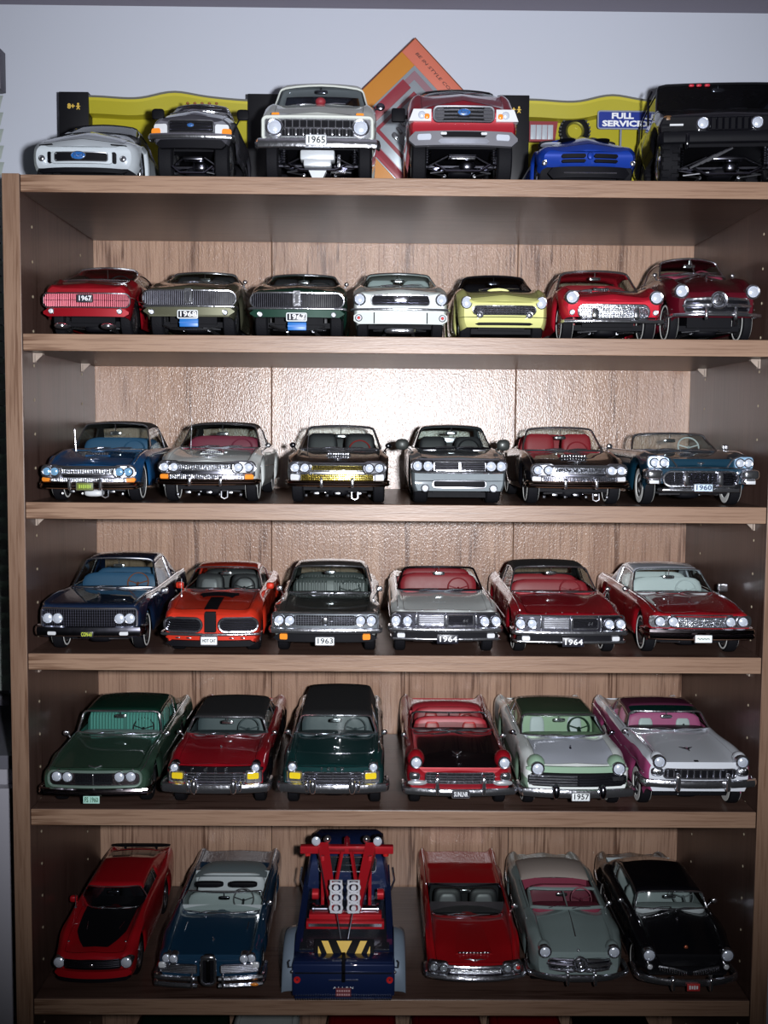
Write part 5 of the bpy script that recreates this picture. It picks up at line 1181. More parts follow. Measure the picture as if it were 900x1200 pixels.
    c.bumper(1141, 1147.5, 5, 1.0, 24, thick=4, groove=True); c.scoop(20, 36, 2.2, 60, m=c.body_m); c.bird(0, 8, 20, z=c.surf(0, 8)+.8); c.crest(.55, .99, .5, sides=(-1, 1)); c.mirrors_(.33, (1,), dz=6, r=3.6); c.blob('indicator_lens', 50, 1135, 2, 1, 2, REDL, 5)
    c = Car('model_car', 'grey green rounded model convertible with chrome bullet grille and folded tan top', 5, 622, 737, 4, SGG, hn=('v',1127), hf=('v',1111), hr=66, hc=58, hb=55, L=250, bow=13, pw=2.6, fcrest=2.5, crown=6, hx=.62, fx=.80, nr='soft', sharp=0., sill=11, ww=1, trim=S_MAR, cabin='convertible', hd=51, yw0=('v',1065), yw1=('v',1042), seath=60, tumble=.86, tailw=.85, nosew=.9, R=18, camber=3, wbow=6)
    c.build_body(open_to=.64); c.top(fr=1.8, frame=SGG, divider=True); bulletnose(c, 0, 1129, 7.5, 1124.5, 1137, 36); c.lamp(40.5, 1117.5, 6, proud=1.6, hood=8, bt=.22)
    c.boot(TANTOP, .64, .84, 8, wk=1.0); c.bumper(1140, 1147, 6, 1.01, 26, thick=4); c.guards(16, 1134, 1150, 4, 9, depth=3.5)
    stripe(c, 26, 70, 1.3, CHROME, .7, 'hood_moulding', .5); c.on_hood('hood_emblem', 0, 10, 1.6, 1.2, 2, CHROME); c.mirrors_(.33, (1,), dz=5, r=3, out=4); c.strip(33, 30, .1, .95, .6); c.rect_panel(-c.d(30), c.d(30), c.z(1138.5), c.z(1134), 1, 1.5, MESH, 'lower_grille')
    c = Car('model_car', 'glossy black rounded sedan with grey interior, toothed grille and small red plate', 5, 750, 866, 2, BLK, hn=('v',1128), hf=('v',1114), hr=80, hc=60, hb=57, L=256, bow=12, pw=2.6, fcrest=2.5, crown=6, hx=.62, fx=.80, nr='soft', sharp=0., sill=11, ww=1, trim=S_GREY, swm=mat('wheel_grey', (.2,.22,.23), .4), yw0=('v',1066), yw1=('v',1043), yr=.58, yb=.84, yq=.66, rdrop=4, hd=50, tumble=.84, tailw=.82, nosew=.92, camber=4, seath=62, wbow=6, swz=3, fast=True, bulge=5)
    c.p['hr'] = 79; c.build_body(); c.top(fr=1.0, divider=False); hw = c.p['hw']; c.lamp(46, 1122.5, 6.2, proud=1.6, hood=9, bt=.16); c.lamp(45, 1136, 3, CLEARL, name='parking_light', proud=1.4)
    z0, z1 = c.z(1141), c.z(1134)
    for sg in (-1, 1):
        b = MB(); P = [(sg*hw*.06, -1.5, z0+2.2), (sg*hw*.32, c.F(hw*.32)-1.5, z1-.8), (sg*hw*.62, c.F(hw*.62)-1, z1)]
        b.tube(P, 1.1, 6); b.build('grille_wing', CHROME, c.root)
        b = MB()
        for k in range(12):
            x = sg*hw*(.08+.52*k/11); zc = z0+1.2+(z1-z0-2)*k/11*.8; b.ell((x, c.F(x)-2.2, zc), (.8, 1.1, 2.0), .8, 8, 5)
        b.build('grille_teeth', CHROME, c.root)
    c.bumper(1144, 1152, 6, 1.0, 28, thick=4.5); c.guards(22, 1140, 1156, 4.5, 9, depth=4); c.plate(1, 1146, 1154.5, 15, '####', mat('plate_red', (.5,.04,.04), .4), INKW, proud=11)
    c.ornament(48, 4, 6); c.on_hood('hood_crest', 0, 14, 2, 1.2, 2.2, mat('crest_enamel', (.45,.12,.06), .3, .5)); c.mirrors_(.33, (-1, 1), dz=6, r=3.2, out=7); c.strip(32, 30, .1, .95, .6)
    tow_truck()
def tow_truck():
    """wrecker seen from behind: tailgate to the front of the shelf"""
    root = Car.__new__(Car); cx = 402.5; Y0 = -.006; row = 5; base = SZ[5]
    q = ray(402.5, 1140, Y0); k = 1.225
    t = empty('model_tow_truck', (q.x, Y0, base), 'dark blue model tow truck seen from behind, red crane frame and yellow striped tailgate', 'model truck')
    X = lambda u: (u-cx)/k
    Z = lambda v, y=0: (ray(cx, v, Y0+y/1000).z-base)*1000
    NB = paint('wrecker_blue', (.008,.018,.07)); NR = paint('wrecker_red', (.45,.012,.02)); FND = paint('grey_blue_fender', (.19,.24,.30), .42, .1)
    hw = X(462)
    zt = Z(1130); b = MB(); b.box((0, 95, (zt+7)/2), (2*hw, 190, zt-7), ch=1.6); b.build('truck_bed', NB, t, ang=50)
    b = MB(); b.box((0, 12, zt+.8), (2*hw-3, 20, 1.6), ch=.4); b.build('bed_sill', NB, t)
    b = MB(); b.box((0, 92, zt+.9), (2*hw-10, 130, 1.8), ch=.3); b.build('deck_plate', mat('tread_plate', (.04,.045,.06), .35, .6, bump=(500,1.0)), t)
    # sides of the bed rising beside the deck, raised headboard
    for sg in (-1, 1):
        b = MB(); b.prism([(-zt*0, 0)]*0 or [(0, 0), (6, 0), (6, 10), (0, 10)], 0, 1) if False else None
        b.add([(sg*(hw-8), 30, zt), (sg*hw, 30, zt), (sg*hw, 185, zt), (sg*(hw-8), 185, zt), (sg*(hw-7), 36, zt+1), (sg*hw, 36, zt+1), (sg*(hw-3), 185, zt+22), (sg*(hw-9), 185, zt+22)], [(0,1,5,4),(1,2,6,5),(2,3,7,6),(3,0,4,7),(4,5,6,7),(0,3,2,1)])
        b.build('bed_side', NB, t, smooth=False)
        # rounded rear fenders
        rows = []
        for i in range(13):
            a = math.radians(-8+196*i/12); y = 44-38*math.cos(a); z = 12+41*max(0, math.sin(a))-(3 if math.sin(a) < 0 else 0)
            rows.append([(sg*(hw-.5+11*math.sin(PI/2*j/5)*1.0), y, z-(7 if i not in (0, 12) else 2)*(1-math.cos(PI/2*j/5))) for j in range(6)]+[(sg*(hw+10), 44-(38-3)*math.cos(a), max(9, z-13))])
        MB().grid(rows).build('rear_fender', FND, t, ang=60)
        tm = wheel_mesh(19.5, 13, 0, 'cap'); w_ = tm[0].copy(); C.objects.link(w_); w_.parent = t; w_.location = (sg*(hw-9)*.001, .050, .0196); h_ = tm[1].copy(); C.objects.link(h_); h_.parent = w_
        w_ = tm[0].copy(); C.objects.link(w_); w_.parent = t; w_.location = (sg*(hw-9)*.001, .205, .0196); h_ = tm[1].copy(); C.objects.link(h_); h_.parent = w_
        b = MB(); x = sg*hw*.90; b.lathe([(-.6, .1), (-1.4, 3.0), (-.6, 3.4), (1, 3.4)], (x, 0, Z(1148)), 1, 18); b.build('tail_light', REDL, t)
        b = MB(); b.tube([(sg*(hw+.5), 3, Z(1135)), (sg*(hw+3), -1, Z(1133)), (sg*(hw+3.5), -1, Z(1127)), (sg*(hw+2), 0, Z(1125))], .7, 6); b.ell((sg*(hw), 0, Z(1139)), (1.6, 1.6, 1.6)); b.build('gate_latch', CHROME, t)
    # tailgate with hazard stripes
    zg0, zg1 = zt-.5, zt+14.0; gy = 22
    b = MB(); b.box((0, gy, zt+5), (X(438)*2, 2.2, 17), Matrix.Rotation(-.55, 3, 'X'), .6); g = b.build('hazard_board', BLACK, t)
    HY = mat('hazard_yellow', (.85,.52,.02), .45)
    Rg = Matrix.Rotation(-.55, 3, 'X')
    for poly in ([(-23,-7),(-20,-7),(-23,0)], [(-17,-7),(-11,-7),(-16,6.5),(-22,6.5)] if False else [(-22,6.5),(-15.5,6.5),(-9.5,-7),(-15.5,-7)], [(-7.5,6.5),(7.5,6.5),(2,-4.5),(0,-7),(-2,-4.5)], [(22,6.5),(15.5,6.5),(9.5,-7),(15.5,-7)], [(23,-7),(20,-7),(23,0)]):
        if poly[0] == (-23,-7): poly = [(-25,-7),(-21,-7),(-25,2)]
        if poly[0] == (23,-7): poly = [(25,-7),(21,-7),(25,2)]
        vs = [tuple(Rg @ Vector((x, -1.35, z))) for x, z in poly]; vs2 = [tuple(Rg @ Vector((x, -1.0, z))) for x, z in poly]; n = len(poly)
        b = MB(); b.add([(a[0], a[1]+gy, a[2]+zt+5) for a in vs+vs2], [tuple(range(n)), tuple(range(2*n-1, n-1, -1))]+[(i, (i+1) % n, n+(i+1) % n, n+i) for i in range(n)]); b.build('hazard_stripe', HY, g, smooth=False)
    b = MB(); b.box((0, -.2, (Z(1139)+Z(1170))/2), (2*hw-5, 1.2, abs(Z(1139)-Z(1170))), ch=.4); tg = b.build('tailgate', NB, t)
    b = MB(); b.box((0, 2, zt-4), (3.4, 8, 26), ch=.5); b.build('tow_bar_slot', BLACK, t)
    b = MB(); 
    for v in (1166, 1170.5):
        for i in range(40): b.ell((-hw+4+(2*hw-8)*i/39, -1.2, Z(v)), (.8, .6, .7), .8, 6, 4)
    b.build('tread_studs', SATIN, tg)
    b = MB(); b.box((0, -1.4, Z(1139.5)), (2*hw-6, 1.2, 1.2)); b.build('gate_moulding', mat('dull_chrome', (.3,.32,.4), .25, 1), tg)
    b = MB(); b.box((-8, -1.2, Z(1148)), (12, .8, .9)); b.box((8, -1.2, Z(1148)), (12, .8, .9)); b.build('gate_handle', CHROME, tg)
    b = MB(); b.box((0, -1.3, Z(1162)), (14.5, 1, 8.5), ch=.3); pl = b.build('licence_plate', mat('plate_dark_red', (.16,.03,.04), .4), tg)
    b = MB(); [b.box((-5.5+2.2*q, -2.0, Z(1162)+dz), (1.5, .2, 1.8)) for q in range(6) for dz in (-2, 1.6)]; tag(b.build('plate_marks', mat('ink_pink', (.6,.35,.36), .5), pl, smooth=False), kind='stuff'); text('gate_text', 'A L L E N', 3, INKW, tg, (0, -1.1, Z(1157)), width=19)
    # red crane frame
    def bar(nm, P, r, m=NR, n=4, parent=t): return MB().tube(P, r, n).build(nm, m, parent, ang=30)
    b = MB(); b.box((0, 62, zt+11), (hw*1.6, 8, 8), ch=.6); b.build('lower_cross_beam', NR, t); b = MB(); b.box((0, 57.6, zt+11.5), (hw*1.5, .8, 3)); b.build('beam_moulding', SATIN, t)
    b = MB(); b.box((0, 70, zt+15), (hw*1.5, 12, 9), ch=.8); b.build('winch_housing', NR, t)
    for sg in (-1, 1):
        b = MB(); b.lathe([(-9, .1), (-9, 6), (-7, 6), (-6.5, 4), (6.5, 4), (7, 6), (9, 6), (9, .1)], (sg*hw*.5, 76, zt+20), 0, 18); b.build('winch_drum', DARKCH, t)
        b = MB(); b.lathe([(-1, .1), (-1, 5.5), (5, 5.5), (6, 4), (6, .1)], (sg*hw*.68, 84, zt+32), 0, 16); b.build('gear_cap', NR, t)
        zc = Z(994, 120)
        b = MB(); b.box((sg*hw*.50, 100, (zt+zc)/2), (3.5, 5, zc-zt), ch=.5); b.build('upright', NR, t)
        # tapered boom running forward and down
        top_ = Vector((sg*hw*.52, 118, zc+2)); low = Vector((sg*12, 52, zt+32)); b = MB(); rows = []
        for k in range(5):
            u = k/4; p_ = top_.lerp(low, u); w2, h2 = 5.6-1.6*u, 10-3.5*u
            rows.append([(p_.x+a*w2, p_.y, p_.z+c_*h2) for a, c_ in ((-1,-.5),(1,-.5),(1,.5),(-1,.5))])
        b.grid(rows, cv=True); b.f += [(0,1,2,3), (16,17,18,19)]; b.build('crane_boom', NR, t, smooth=False)
        bar('brace', [(sg*5, 112, zc-1), (sg*13, 84, zt+28)], 2.0)
        b = MB(); z0 = Z(1064, 40); y = 40          # chrome sheave block at the boom end
        for dz in (0, 11, 22):
            b.tube([(sg*8.6+6*math.cos(a), y-.15*dz, z0+dz+4.6*math.sin(a)) for a in (2*PI*q/16 for q in range(16))], 1.1, 6, closed=True)
            b.lathe([(-1.6, .1), (-1.6, 2.6), (1.6, 2.6), (1.6, .1)], (sg*8.6, y-.15*dz, z0+dz), 1, 12)
        b.tube([(sg*3.4, y+1, z0-5), (sg*3.4, y-3, z0+29), (sg*13.6, y-3, z0+29), (sg*13.6, y+1, z0-5), (sg*3.4, y+1, z0-5)], 1.1, 6); b.build('pulley_block', mat('bright_steel', (.85,.86,.92), .35, .2, 1), t)
        bar('tow_cable', [(sg*8, 40, z0-4), (sg*4, 34, zt+12), (sg*2.5, 30, zt+3)], .6, DARKCH, 6); b = MB(); b.tube([(sg*2.6, 30, zt+5), (sg*4.5, 28, zt+2), (sg*3, 26, zt-.5), (sg*1, 28, zt+1)], .9, 6); b.build('tow_hook', CHROME, t)
    zc = Z(994, 120); b = MB(); b.box((0, 118, zc), (hw*2.0, 8, 8), ch=.8); tb = b.build('top_cross_beam', NR, t); b = MB(); b.box((-12, 113.8, zc+.3), (20, .8, 3.4), ch=.2); b.box((12, 113.8, zc+.3), (20, .8, 3.4), ch=.2); b.build('beam_badges', paint('wrecker_red_dark', (.25,.01,.015)), tb)
    for sg in (-1, 1):
        b = MB(); b.lathe([(zc-8, .1), (zc-7, 3), (zc-3.5, 3.4)], (sg*hw*.84, 118, 0), 2, 14); b.build('beam_lamp', REDL, tb)
        b = MB(); b.ell((sg*hw*.66, 119, zc+10), (5.4, 5, 6)); b.tube([(sg*hw*.66, 119, zc+2), (sg*hw*.66, 119, zc+6)], 1.6, 6); s_ = b.build('spotlight', GLOSSB, t)
        MB().ell((sg*hw*.66, 114.5, zc+9.5), (4.6, 1.6, 5), 1).build('spotlight_lens', LENS, s_)
        b = MB(); b.ell((sg*hw*.42, 122, zc+9), (4, 4, 4.4)); b.tube([(sg*hw*.42, 122, zc+2), (sg*hw*.42, 122, zc+6)], [2.6, 1.2], 8); b.build('horn_lamp', CHROME, t)
    MB().lathe([(zc+3, .1), (zc+3, 3.2), (zc+5, 3.4), (zc+10, 2.8), (zc+12, .2)], (0, 124, 0), 2, 16).build('warning_beacon', mat('dark_red_lens', (.12,.005,.01), .2, 0, 1), t)
    # cab with rear window
    b = MB(); hc = zc-12; rows = []
    for z, wx, y0_, y1_ in ((zt-4, hw*.93, 140, 226), (zt+16, hw*.93, 140, 226), (hc-16, hw*.86, 143, 222), (hc-5, hw*.80, 146, 216), (hc, hw*.70, 152, 208)):
        rows.append([(sx*wx*(1 if abs(sx) < 1 or True else 1), yy, z) for sx, yy in ((-1, y0_+5), (-.93, y0_), (0, y0_-1), (.93, y0_), (1, y0_+5), (1, y1_-8), (.9, y1_), (-.9, y1_), (-1, y1_-8))])
    b.grid(rows, cv=True); b.f.append(tuple(len(b.v)-9+q for q in range(9))); b.build('cab', NB, t, ang=40)
    b = MB(); b.box((0, 141, hc-13), (hw*1.25, 2, 15), ch=.8); b.build('rear_window', mat('dark_glass', (.02,.025,.03), .08, 0, 1), t); b = MB(); b.tube([(x, 139.6, z) for x, z in rr_path(-hw*.63, hw*.63, hc-21, hc-5, 3)], .8, 6, closed=True); b.build('window_trim', CHROME, t)
    b = MB(); b.box((0, 236, 26), (hw*1.3, 40, 30), ch=4); b.build('engine_hood', NB, t); b = MB(); b.box((0, 120, 14), (hw*1.1, 220, 7)); b.build('chassis', BLACK, t)
    for sg in (-1, 1): MB().tube([(sg*hw*.96, 150, zt+8), (sg*(hw*.96+4), 148, zt+20), (sg*(hw*.96+2), 148, zt+34)], 1.2, 7).build('exhaust_stack', CHROME, t)

# ---------------------------------------------------------------- lowest visible shelf: only the upper parts of the cars show
def row6():
    spec = [(112, 232, DGRN, 'dark green model hardtop partly hidden below the sixth shelf board', BLACK, 'hardtop'), (246, 332, WHT, 'white model car with two broad black roof stripes, partly hidden below the board', BLACK, 'hardtop'), (378, 468, RED, 'plain red model hardtop partly hidden below the board, under the tow truck', None, 'hardtop'),
            (496, 588, DRED, 'ruby red model hardtop with chrome trim partly hidden below the board', None, 'hardtop'), (606, 700, RED, 'red model hardtop low on the cut off shelf, between ruby and black cars', None, 'hardtop'), (724, 824, BLK, 'black model hardtop with silver window trim, partly hidden below the board', None, 'hardtop')]
    for i, (a, b_, m, lab, st, cab) in enumerate(spec):
        c = Car('model_car', lab, 6, a-8, b_+4, 0, m, hn=46, hr=74, L=250, bow=7, trim=S_BLK, yw0=.27, yw1=.36, yr=.62, yb=.78); c.build_body(); c.top(); c.lamp(42, 1320, 5); c.bumper(1335, 1343, 5)
        if i == 1:
            for x in (-9, 9):
                bb = MB(); bb.grid([[(x-5, r_[8][1], r_[8][2]+.3), (x+5, r_[8][1], r_[8][2]+.3)] for r_ in c.rows[4:11]]); bb.build('roof_stripe', BLACK, c.root)
                bb = MB(); bb.grid([[(x-5+10*j, y, c.surf(x-5+10*j, y)+.6) for j in (0, .5, 1)] for y in (8, 20, 35, 50, 62)]); bb.build('hood_stripe', BLACK, c.root)

# ---------------------------------------------------------------- on top of the bookcase
def underparts(c, silver=False):
    hw = c.p['hw']; R = c.p['R']; b = MB(); y = c.p['ax1']*c.p['L']
    b.tube([(-hw+12, y-4, R*.8), (hw-12, y-4, R*.8)], 2.2, 8); b.ell((hw*.12, y-4, R*.8), (8, 8, 7), .8); b.build('front_differential', DARKCH, c.root)
    for sg in (-1, 1):
        b = MB(); b.lathe([(R*.9, .1), (R*.9, 2.6), (R*1.7, 2.6), (R*1.7, .1)], (sg*hw*.62, y-2, 0), 2, 12)
        for k in range(7): b.tube([(sg*hw*.62+3.4*math.cos(a), y-2+3.4*math.sin(a), R*.9+2.3*k) for a in (2*PI*q/12 for q in range(12))], .5, 5, closed=True)
        b.tube([(sg*hw*.25, y-14, R*1.1), (sg*hw*.62, y-8, R*.75)], 1, 6); b.build('coil_spring', DARKCH, c.root)
    b = MB(); b.tube([(-hw*.5, 6, R*.62), (-hw*.3, 3, R*.35), (hw*.3, 3, R*.35), (hw*.5, 6, R*.62)], 1.3, 6); b.box((0, 12, R*.95), (hw*.5, 10, 3), ch=.6); b.build('skid_bar', DARKCH, c.root)
def row0():
    tk = dict(nr='mid', wheelw=14, wheel_in=8, ww=0, under=True, crown=2, nosew=.96)
    c = Car('model_car', 'silver white low wedge sports car with wide black air intake and blue oval badge', 0, 29, 160, 6, paint('pearl_silver', (.55,.60,.64), .36, .15), hn=('v',166), hc=('v',158,62), hr=('v',150.5,110), hf=('v',164), L=212, bow=14, pw=2.6, fcrest=3, crown=3, nr='soft', sharp=.05, sill=6, chin=1, wheelw=14, ww=0, R=17, trim=S_BLK, yw0=.26, yw1=.42, yr=.60, yb=.82, seats='bucket', hb=38, hd=40, tumble=.72, hx=.62, wipers=False, style='spoke')
    c.build_body(); c.top(fr=.4, frame=BLACK, gm=SMOKE)
    c.rect_panel(-c.d(37), c.d(37), c.z(191), c.z(177), 2, .3, c.body_m, 'intake_lip'); c.grille(-31, 31, 178.5, 188.5, 0, 0, 2, back=BLACK, rim=SATIN, rimr=.5, proud=.8); ovalbadge(c, -2, 183, 8.5, 4.6, 2.2)
    for sg in (-1, 1): c.rect_panel(*sorted((sg*c.d(36), sg*c.d(40))), c.z(190), c.z(177), 1.2, .8, BLACK, 'side_slot'); 
    c.lamp(48, 184, 2.8, SATIN, name='driving_light', proud=.6); c.rect_panel(-c.p['hw']*.8, c.p['hw']*.8, 4, c.z(196), 2, .2, BLACK, 'front_splitter')
    for sg in (-1, 1): c.rect_panel(*sorted((sg*c.d(34), sg*c.d(52))), c.z(168.8), c.z(167.6), .4, .4, BLACK, 'lamp_slit')
    # grey lifted pickup
    c = Car('model_truck', 'dark grey lifted pickup truck with amber corner lights and roof marker lamps', 0, 176, 272, 22, paint('gunmetal', (.10,.10,.12), .35, .5), hn=('v',138), hc=('v',132,50), hr=('v',126,80), cat='model truck', L=196, bow=4, fcrest=.5, sharp=.45, sill=34, chin=0, R=24, trim=S_BLK, yw0=.24, yw1=.32, yr=.46, yb=.50, yq=.44, hd=66, hb=68, base=tk)
    c.p['hr'] = max(c.p['hr'], 80); c.build_body(); c.top(gm=SMOKE, fr=.6); hw = c.p['hw']
    c.grille(-26, 26, 141, 155, 3, 0, 2, back=BLACK, bar=DARKCH, rim=CHROME, rimr=.7); ovalbadge(c, 0, 147.5, 4, 2.3, 2)
    for sg in (-1, 1):
        c.rect_panel(*sorted((sg*c.d(28), sg*c.d(44))), c.z(159), c.z(145), 2, .8, CLEARL, 'headlight'); c.rect_panel(*sorted((sg*c.d(36), sg*c.d(47))), c.z(160), c.z(150), 2, 1.4, AMBER, 'corner_light')
    c.bumper(157, 164, 5, 1.0, 18, thick=4); c.rect_panel(-hw*.85, hw*.85, c.z(174), c.z(164), 3, 3, BLACK, 'air_dam'); underparts(c)
    b = MB()
    for k in range(5): MB().ell((-14+7*k, c.p['yw1']*c.p['L']+4, c.p['hr']+.4), (1.5, 1.6, 1.2)).build('roof_marker_light', mat('dark_amber', (.25,.08,.02), .3), c.root)
    pass; c.mirrors_(.3, (-1, 1), m=BLACK, dz=10, r=6, out=7, e=.5)
    # white sixties pickup
    c = Car('model_truck', 'white sixties pickup truck with chrome grille and a white 1965 plate', 0, 302, 442, 4, paint('cream_white', (.62,.65,.60), .4, 0), hn=('v',136), hc=('v',125,60), hr=('v',102,95), cat='model truck', L=215, bow=3, fcrest=.3, sharp=.35, sill=33, chin=0, R=23, trim=S_GREY, yw0=.27, yw1=.33, yr=.44, yb=.47, yq=.42, hd=66, tumble=.84, rvd=5, base={**tk, 'wheelw': 12})
    c.p['hdrop'] = 6; c.build_body(); c.top(gm=SMOKE, fr=1.0, frame=c.body_m); hw = c.p['hw']
    c.rect_panel(-c.d(63), c.d(63), c.z(163), c.z(137.5), 3, .5, SATIN, 'grille_shell'); c.ring(-c.d(64), c.d(64), c.z(163.5), c.z(137), 3.5, 1.2, 1.6, c.body_m, 'grille_frame')
    c.grille(-42, 42, 141, 150, 0, 10, 1, back=BLACK, bar=SATIN, rim=CHROME, proud=1.2, br=.8); c.grille(-42, 42, 151, 160, 0, 10, 1, back=BLACK, bar=CHROME, rim=CHROME, proud=1.2, br=.8)
    b = MB()
    for k in range(9): b.box((c.d(-34+8.5*k), -1.8, c.z(155)), (2, 1, 6), ch=.3)
    b.build('grille_slots', CHROME, c.root); c.lamp(50.5, 149.5, 8, proud=1.8, bt=.2); c.bumper(163.5, 175, 6, 1.02, 12, thick=4); c.plate(-1, 161.5, 173.5, 24, '1965', proud=10, rim=SATIN)
    for sg in (-1, 1): c.rect_panel(*sorted((sg*c.d(45), sg*c.d(54))), c.z(136), c.z(131.5), .8, .9-1.5, AMBER, 'marker_light')
    b = MB(); z = c.surf(0, 56); b.ell((0, 54, z+3), (5, 5, 4)); b.build('hood_knob', mat('matt_red', (.25,.02,.03), .6), c.root); SW = mat('white_metal', (.6,.63,.66), .35, .3)
    b = MB(); b.box((0, 6, c.z(182)), (31, 16, 9), ch=1.5); b.box((0, 4, c.z(191)), (25, 14, 7), ch=1.5); b.build('gearbox_casing', SW, c.root)
    b = MB(); b.prism([(-8, c.z(199)), (8, c.z(199)), (4.5, .3), (-4.5, .3)], 2, 12); b.build('hitch_plate', SW, c.root); underparts(c); c.mirrors_(.29, (1,), dz=2, r=4.4, out=8, m=DARKCH)
    b = MB(); b.box((c.d(25), 10, c.z(186)), (3, 6, 11), ch=.5); b.tube([(c.d(16), 5, .9+c.z(201)), (c.d(33), 5, c.z(200))], 1.6, 7); b.build('towing_bracket', CHROME, c.root)
    # red modern pickup
    c = Car('model_truck', 'red modern pickup truck with grey bumper, three bar grille and black door mirror', 0, 477, 609, 4, paint('pickup_red', (.28,.008,.018)), hn=('v',122), hf=('v',130), shw=.92, fx=.79, hc=('v',114,60), hr=('v',108,90), cat='model truck', L=215, bow=6, fcrest=.6, crown=3, sharp=.25, sill=35, chin=0, R=24, trim=S_BLK, yw0=.26, yw1=.36, yr=.48, yb=.52, yq=.46, hd=66, base=tk)
    c.p['hr'] = max(c.p['hr'], 84); c.build_body(); c.top(BLK, gm=SMOKE, frame=BLK, fr=.6); hw = c.p['hw']
    c.grille(-35, 35, 125, 142.5, 3, 0, 4, back=BLACK, bar=SATIN, rim=SATIN, rimr=1.1, br=.8)
    for sg in (-1, 1): c.rect_panel(*sorted((sg*c.d(23), sg*c.d(34))), c.z(141), c.z(126.5), 2, 1.5, mat('grille_side', (.06,.06,.07), .4), 'grille_end')
    ovalbadge(c, 0, 133, 7.5, 4, 3)
    for sg in (-1, 1):
        x0, x1 = sorted((sg*c.d(38), sg*c.d(64))); z0, z1 = c.z(142), c.z(128); b = MB()
        b.prism([(x0 if sg < 0 else x0, z0), (x1, z0), (x1-(0 if sg < 0 else 4), z1), (x0+(4 if sg < 0 else 0), z1)], c.F(x1 if sg < 0 else x0)-1.6, c.F(hw)+4); h_ = b.build('headlight', CLEARL, c.root, smooth=False)
        MB().ell((sg*c.d(49), c.F(c.d(49))-2, (z0+z1)/2), (4, 2.6, 4)).build('headlight_bulb', LENS, h_); MB().ell((sg*c.d(43), c.F(c.d(43))-2.6, z0+4), (2.4, 1.6, 2.4), .7).build('amber_bulb', AMBER, h_)
    GB = mat('grey_bumper', (.15,.15,.17), .5); c.rect_panel(-hw*.98, hw*.98, c.z(171), c.z(154.5), 5, 4, GB, 'front_bumper'); c.rect_panel(-c.d(27), c.d(27), c.z(162), c.z(155.5), 2, 4.6, BLACK, 'bumper_intake'); c.rect_panel(-c.d(30), c.d(30), c.z(169.5), c.z(164), 2, 5, mat('skid_silver', (.5,.52,.6), .3, .8), 'skid_plate')
    for sg in (-1, 1): c.rect_panel(*sorted((sg*c.d(38), sg*c.d(54))), c.z(165), c.z(158), 1.6, 5, LENS, 'fog_light'); c.rect_panel(*sorted((sg*c.d(20), sg*c.d(27))), c.z(159.5), c.z(156.5), .8, 5.4, CLEARL, 'tow_hook_cover')
    underparts(c); b = MB(); b.box((c.d(0), 4, c.z(184)), (22, 4, 2.6), ch=.4); b.build('skid_bar_plate', CHROME, c.root)
    b = MB(); x = -c.d(75); b.box((x, 62, c.z(136, 62)), (13, 5, 13), ch=1.6); b.box((-c.d(66), 62, c.z(138, 62)), (10, 3, 3)); b.build('side_mirror', BLACK, c.root)
    # blue sports car
    c = Car('model_car', 'cobalt blue low sports car with twin nose slots, in front of the second yellow box', 0, 631, 753, 8, VIOLET, hn=('v',172), hf=('v',170), hc=('v',163,60), hr=('v',161,90), L=212, bow=12, pw=2.6, fcrest=3.5, crown=3, hx=.55, nr='soft', sharp=.05, sill=7, chin=7, R=17, wheelw=14, ww=0, trim=S_BLK, yw0=.27, yw1=.36, yr=.46, yb=.66, seats='bucket', hb=34, hd=36, wipers=False, style='spoke', tumble=.7)
    c.p['hr'] = 47; c.build_body(); c.top(paint('silver_blue_roof', (.1,.13,.25)), gm=SMOKE, fr=.5, frame=BLACK); hw = c.p['hw']
    for vv in ((180, 184.5), (186.5, 190)):
        for sg in (-1, 1): c.rect_panel(*sorted((sg*c.d(5), sg*c.d(33))), c.z(vv[1]), c.z(vv[0]), 1.2, .5, BLACK, 'nose_slot')
    c.blob('nose_badge', 0, 183, 2.8, 1, 3.4, c.body_m, 1.5); c.rect_panel(-hw*.8, hw*.8, 4, c.z(195), 5, .4, BLACK, 'lower_intake'); MB().tube([(-24, -1, c.z(203)), (24, -1, c.z(203))], .6, 5).build('splitter_bar', SATIN, c.root)
    c.lamp(52, 189, 2.4, SATIN, name='driving_light', proud=.8)
    for sg in (-1, 1): MB().ell((sg*hw*.34, 34, c.surf(hw*.34, 34)), (8, 12, .7), .8).build('hood_vent', BLACK, c.root)
    MB().ell((hw*.78, 42, c.surf(hw*.78, 42)+.1), (9, 10, .8), .8).build('silver_hood_patch', SILV, c.root); MB().ell((-hw*.6, 40, c.surf(hw*.6, 40)+.1), (12, 10, .8), .8).build('silver_hood_patch', SILV, c.root)
    hummer()
def ovalbadge(c, dx, v, rx, rz, proud):
    z = c.z(v); x = c.d(dx); a, b_ = c.d(rx), c.d(rz); y = c.F(x, z)-proud-1
    o = MB().ell((x, y, z), (a, .9, b_), 1, 24, 9).build('oval_badge', mat('badge_blue', (.02,.12,.38), .3, 0, 1), c.root)
    MB().tube([(x+a*math.cos(t), y-.1, z+b_*math.sin(t)) for t in (2*PI*k/28 for k in range(28))], a*.07, 6, closed=True).build('badge_rim', CHROME, o)
    text('badge_text', 'Ford', b_*1.5, CHROME, o, (x, y-1.0, z), width=a*1.3, shear=.25)
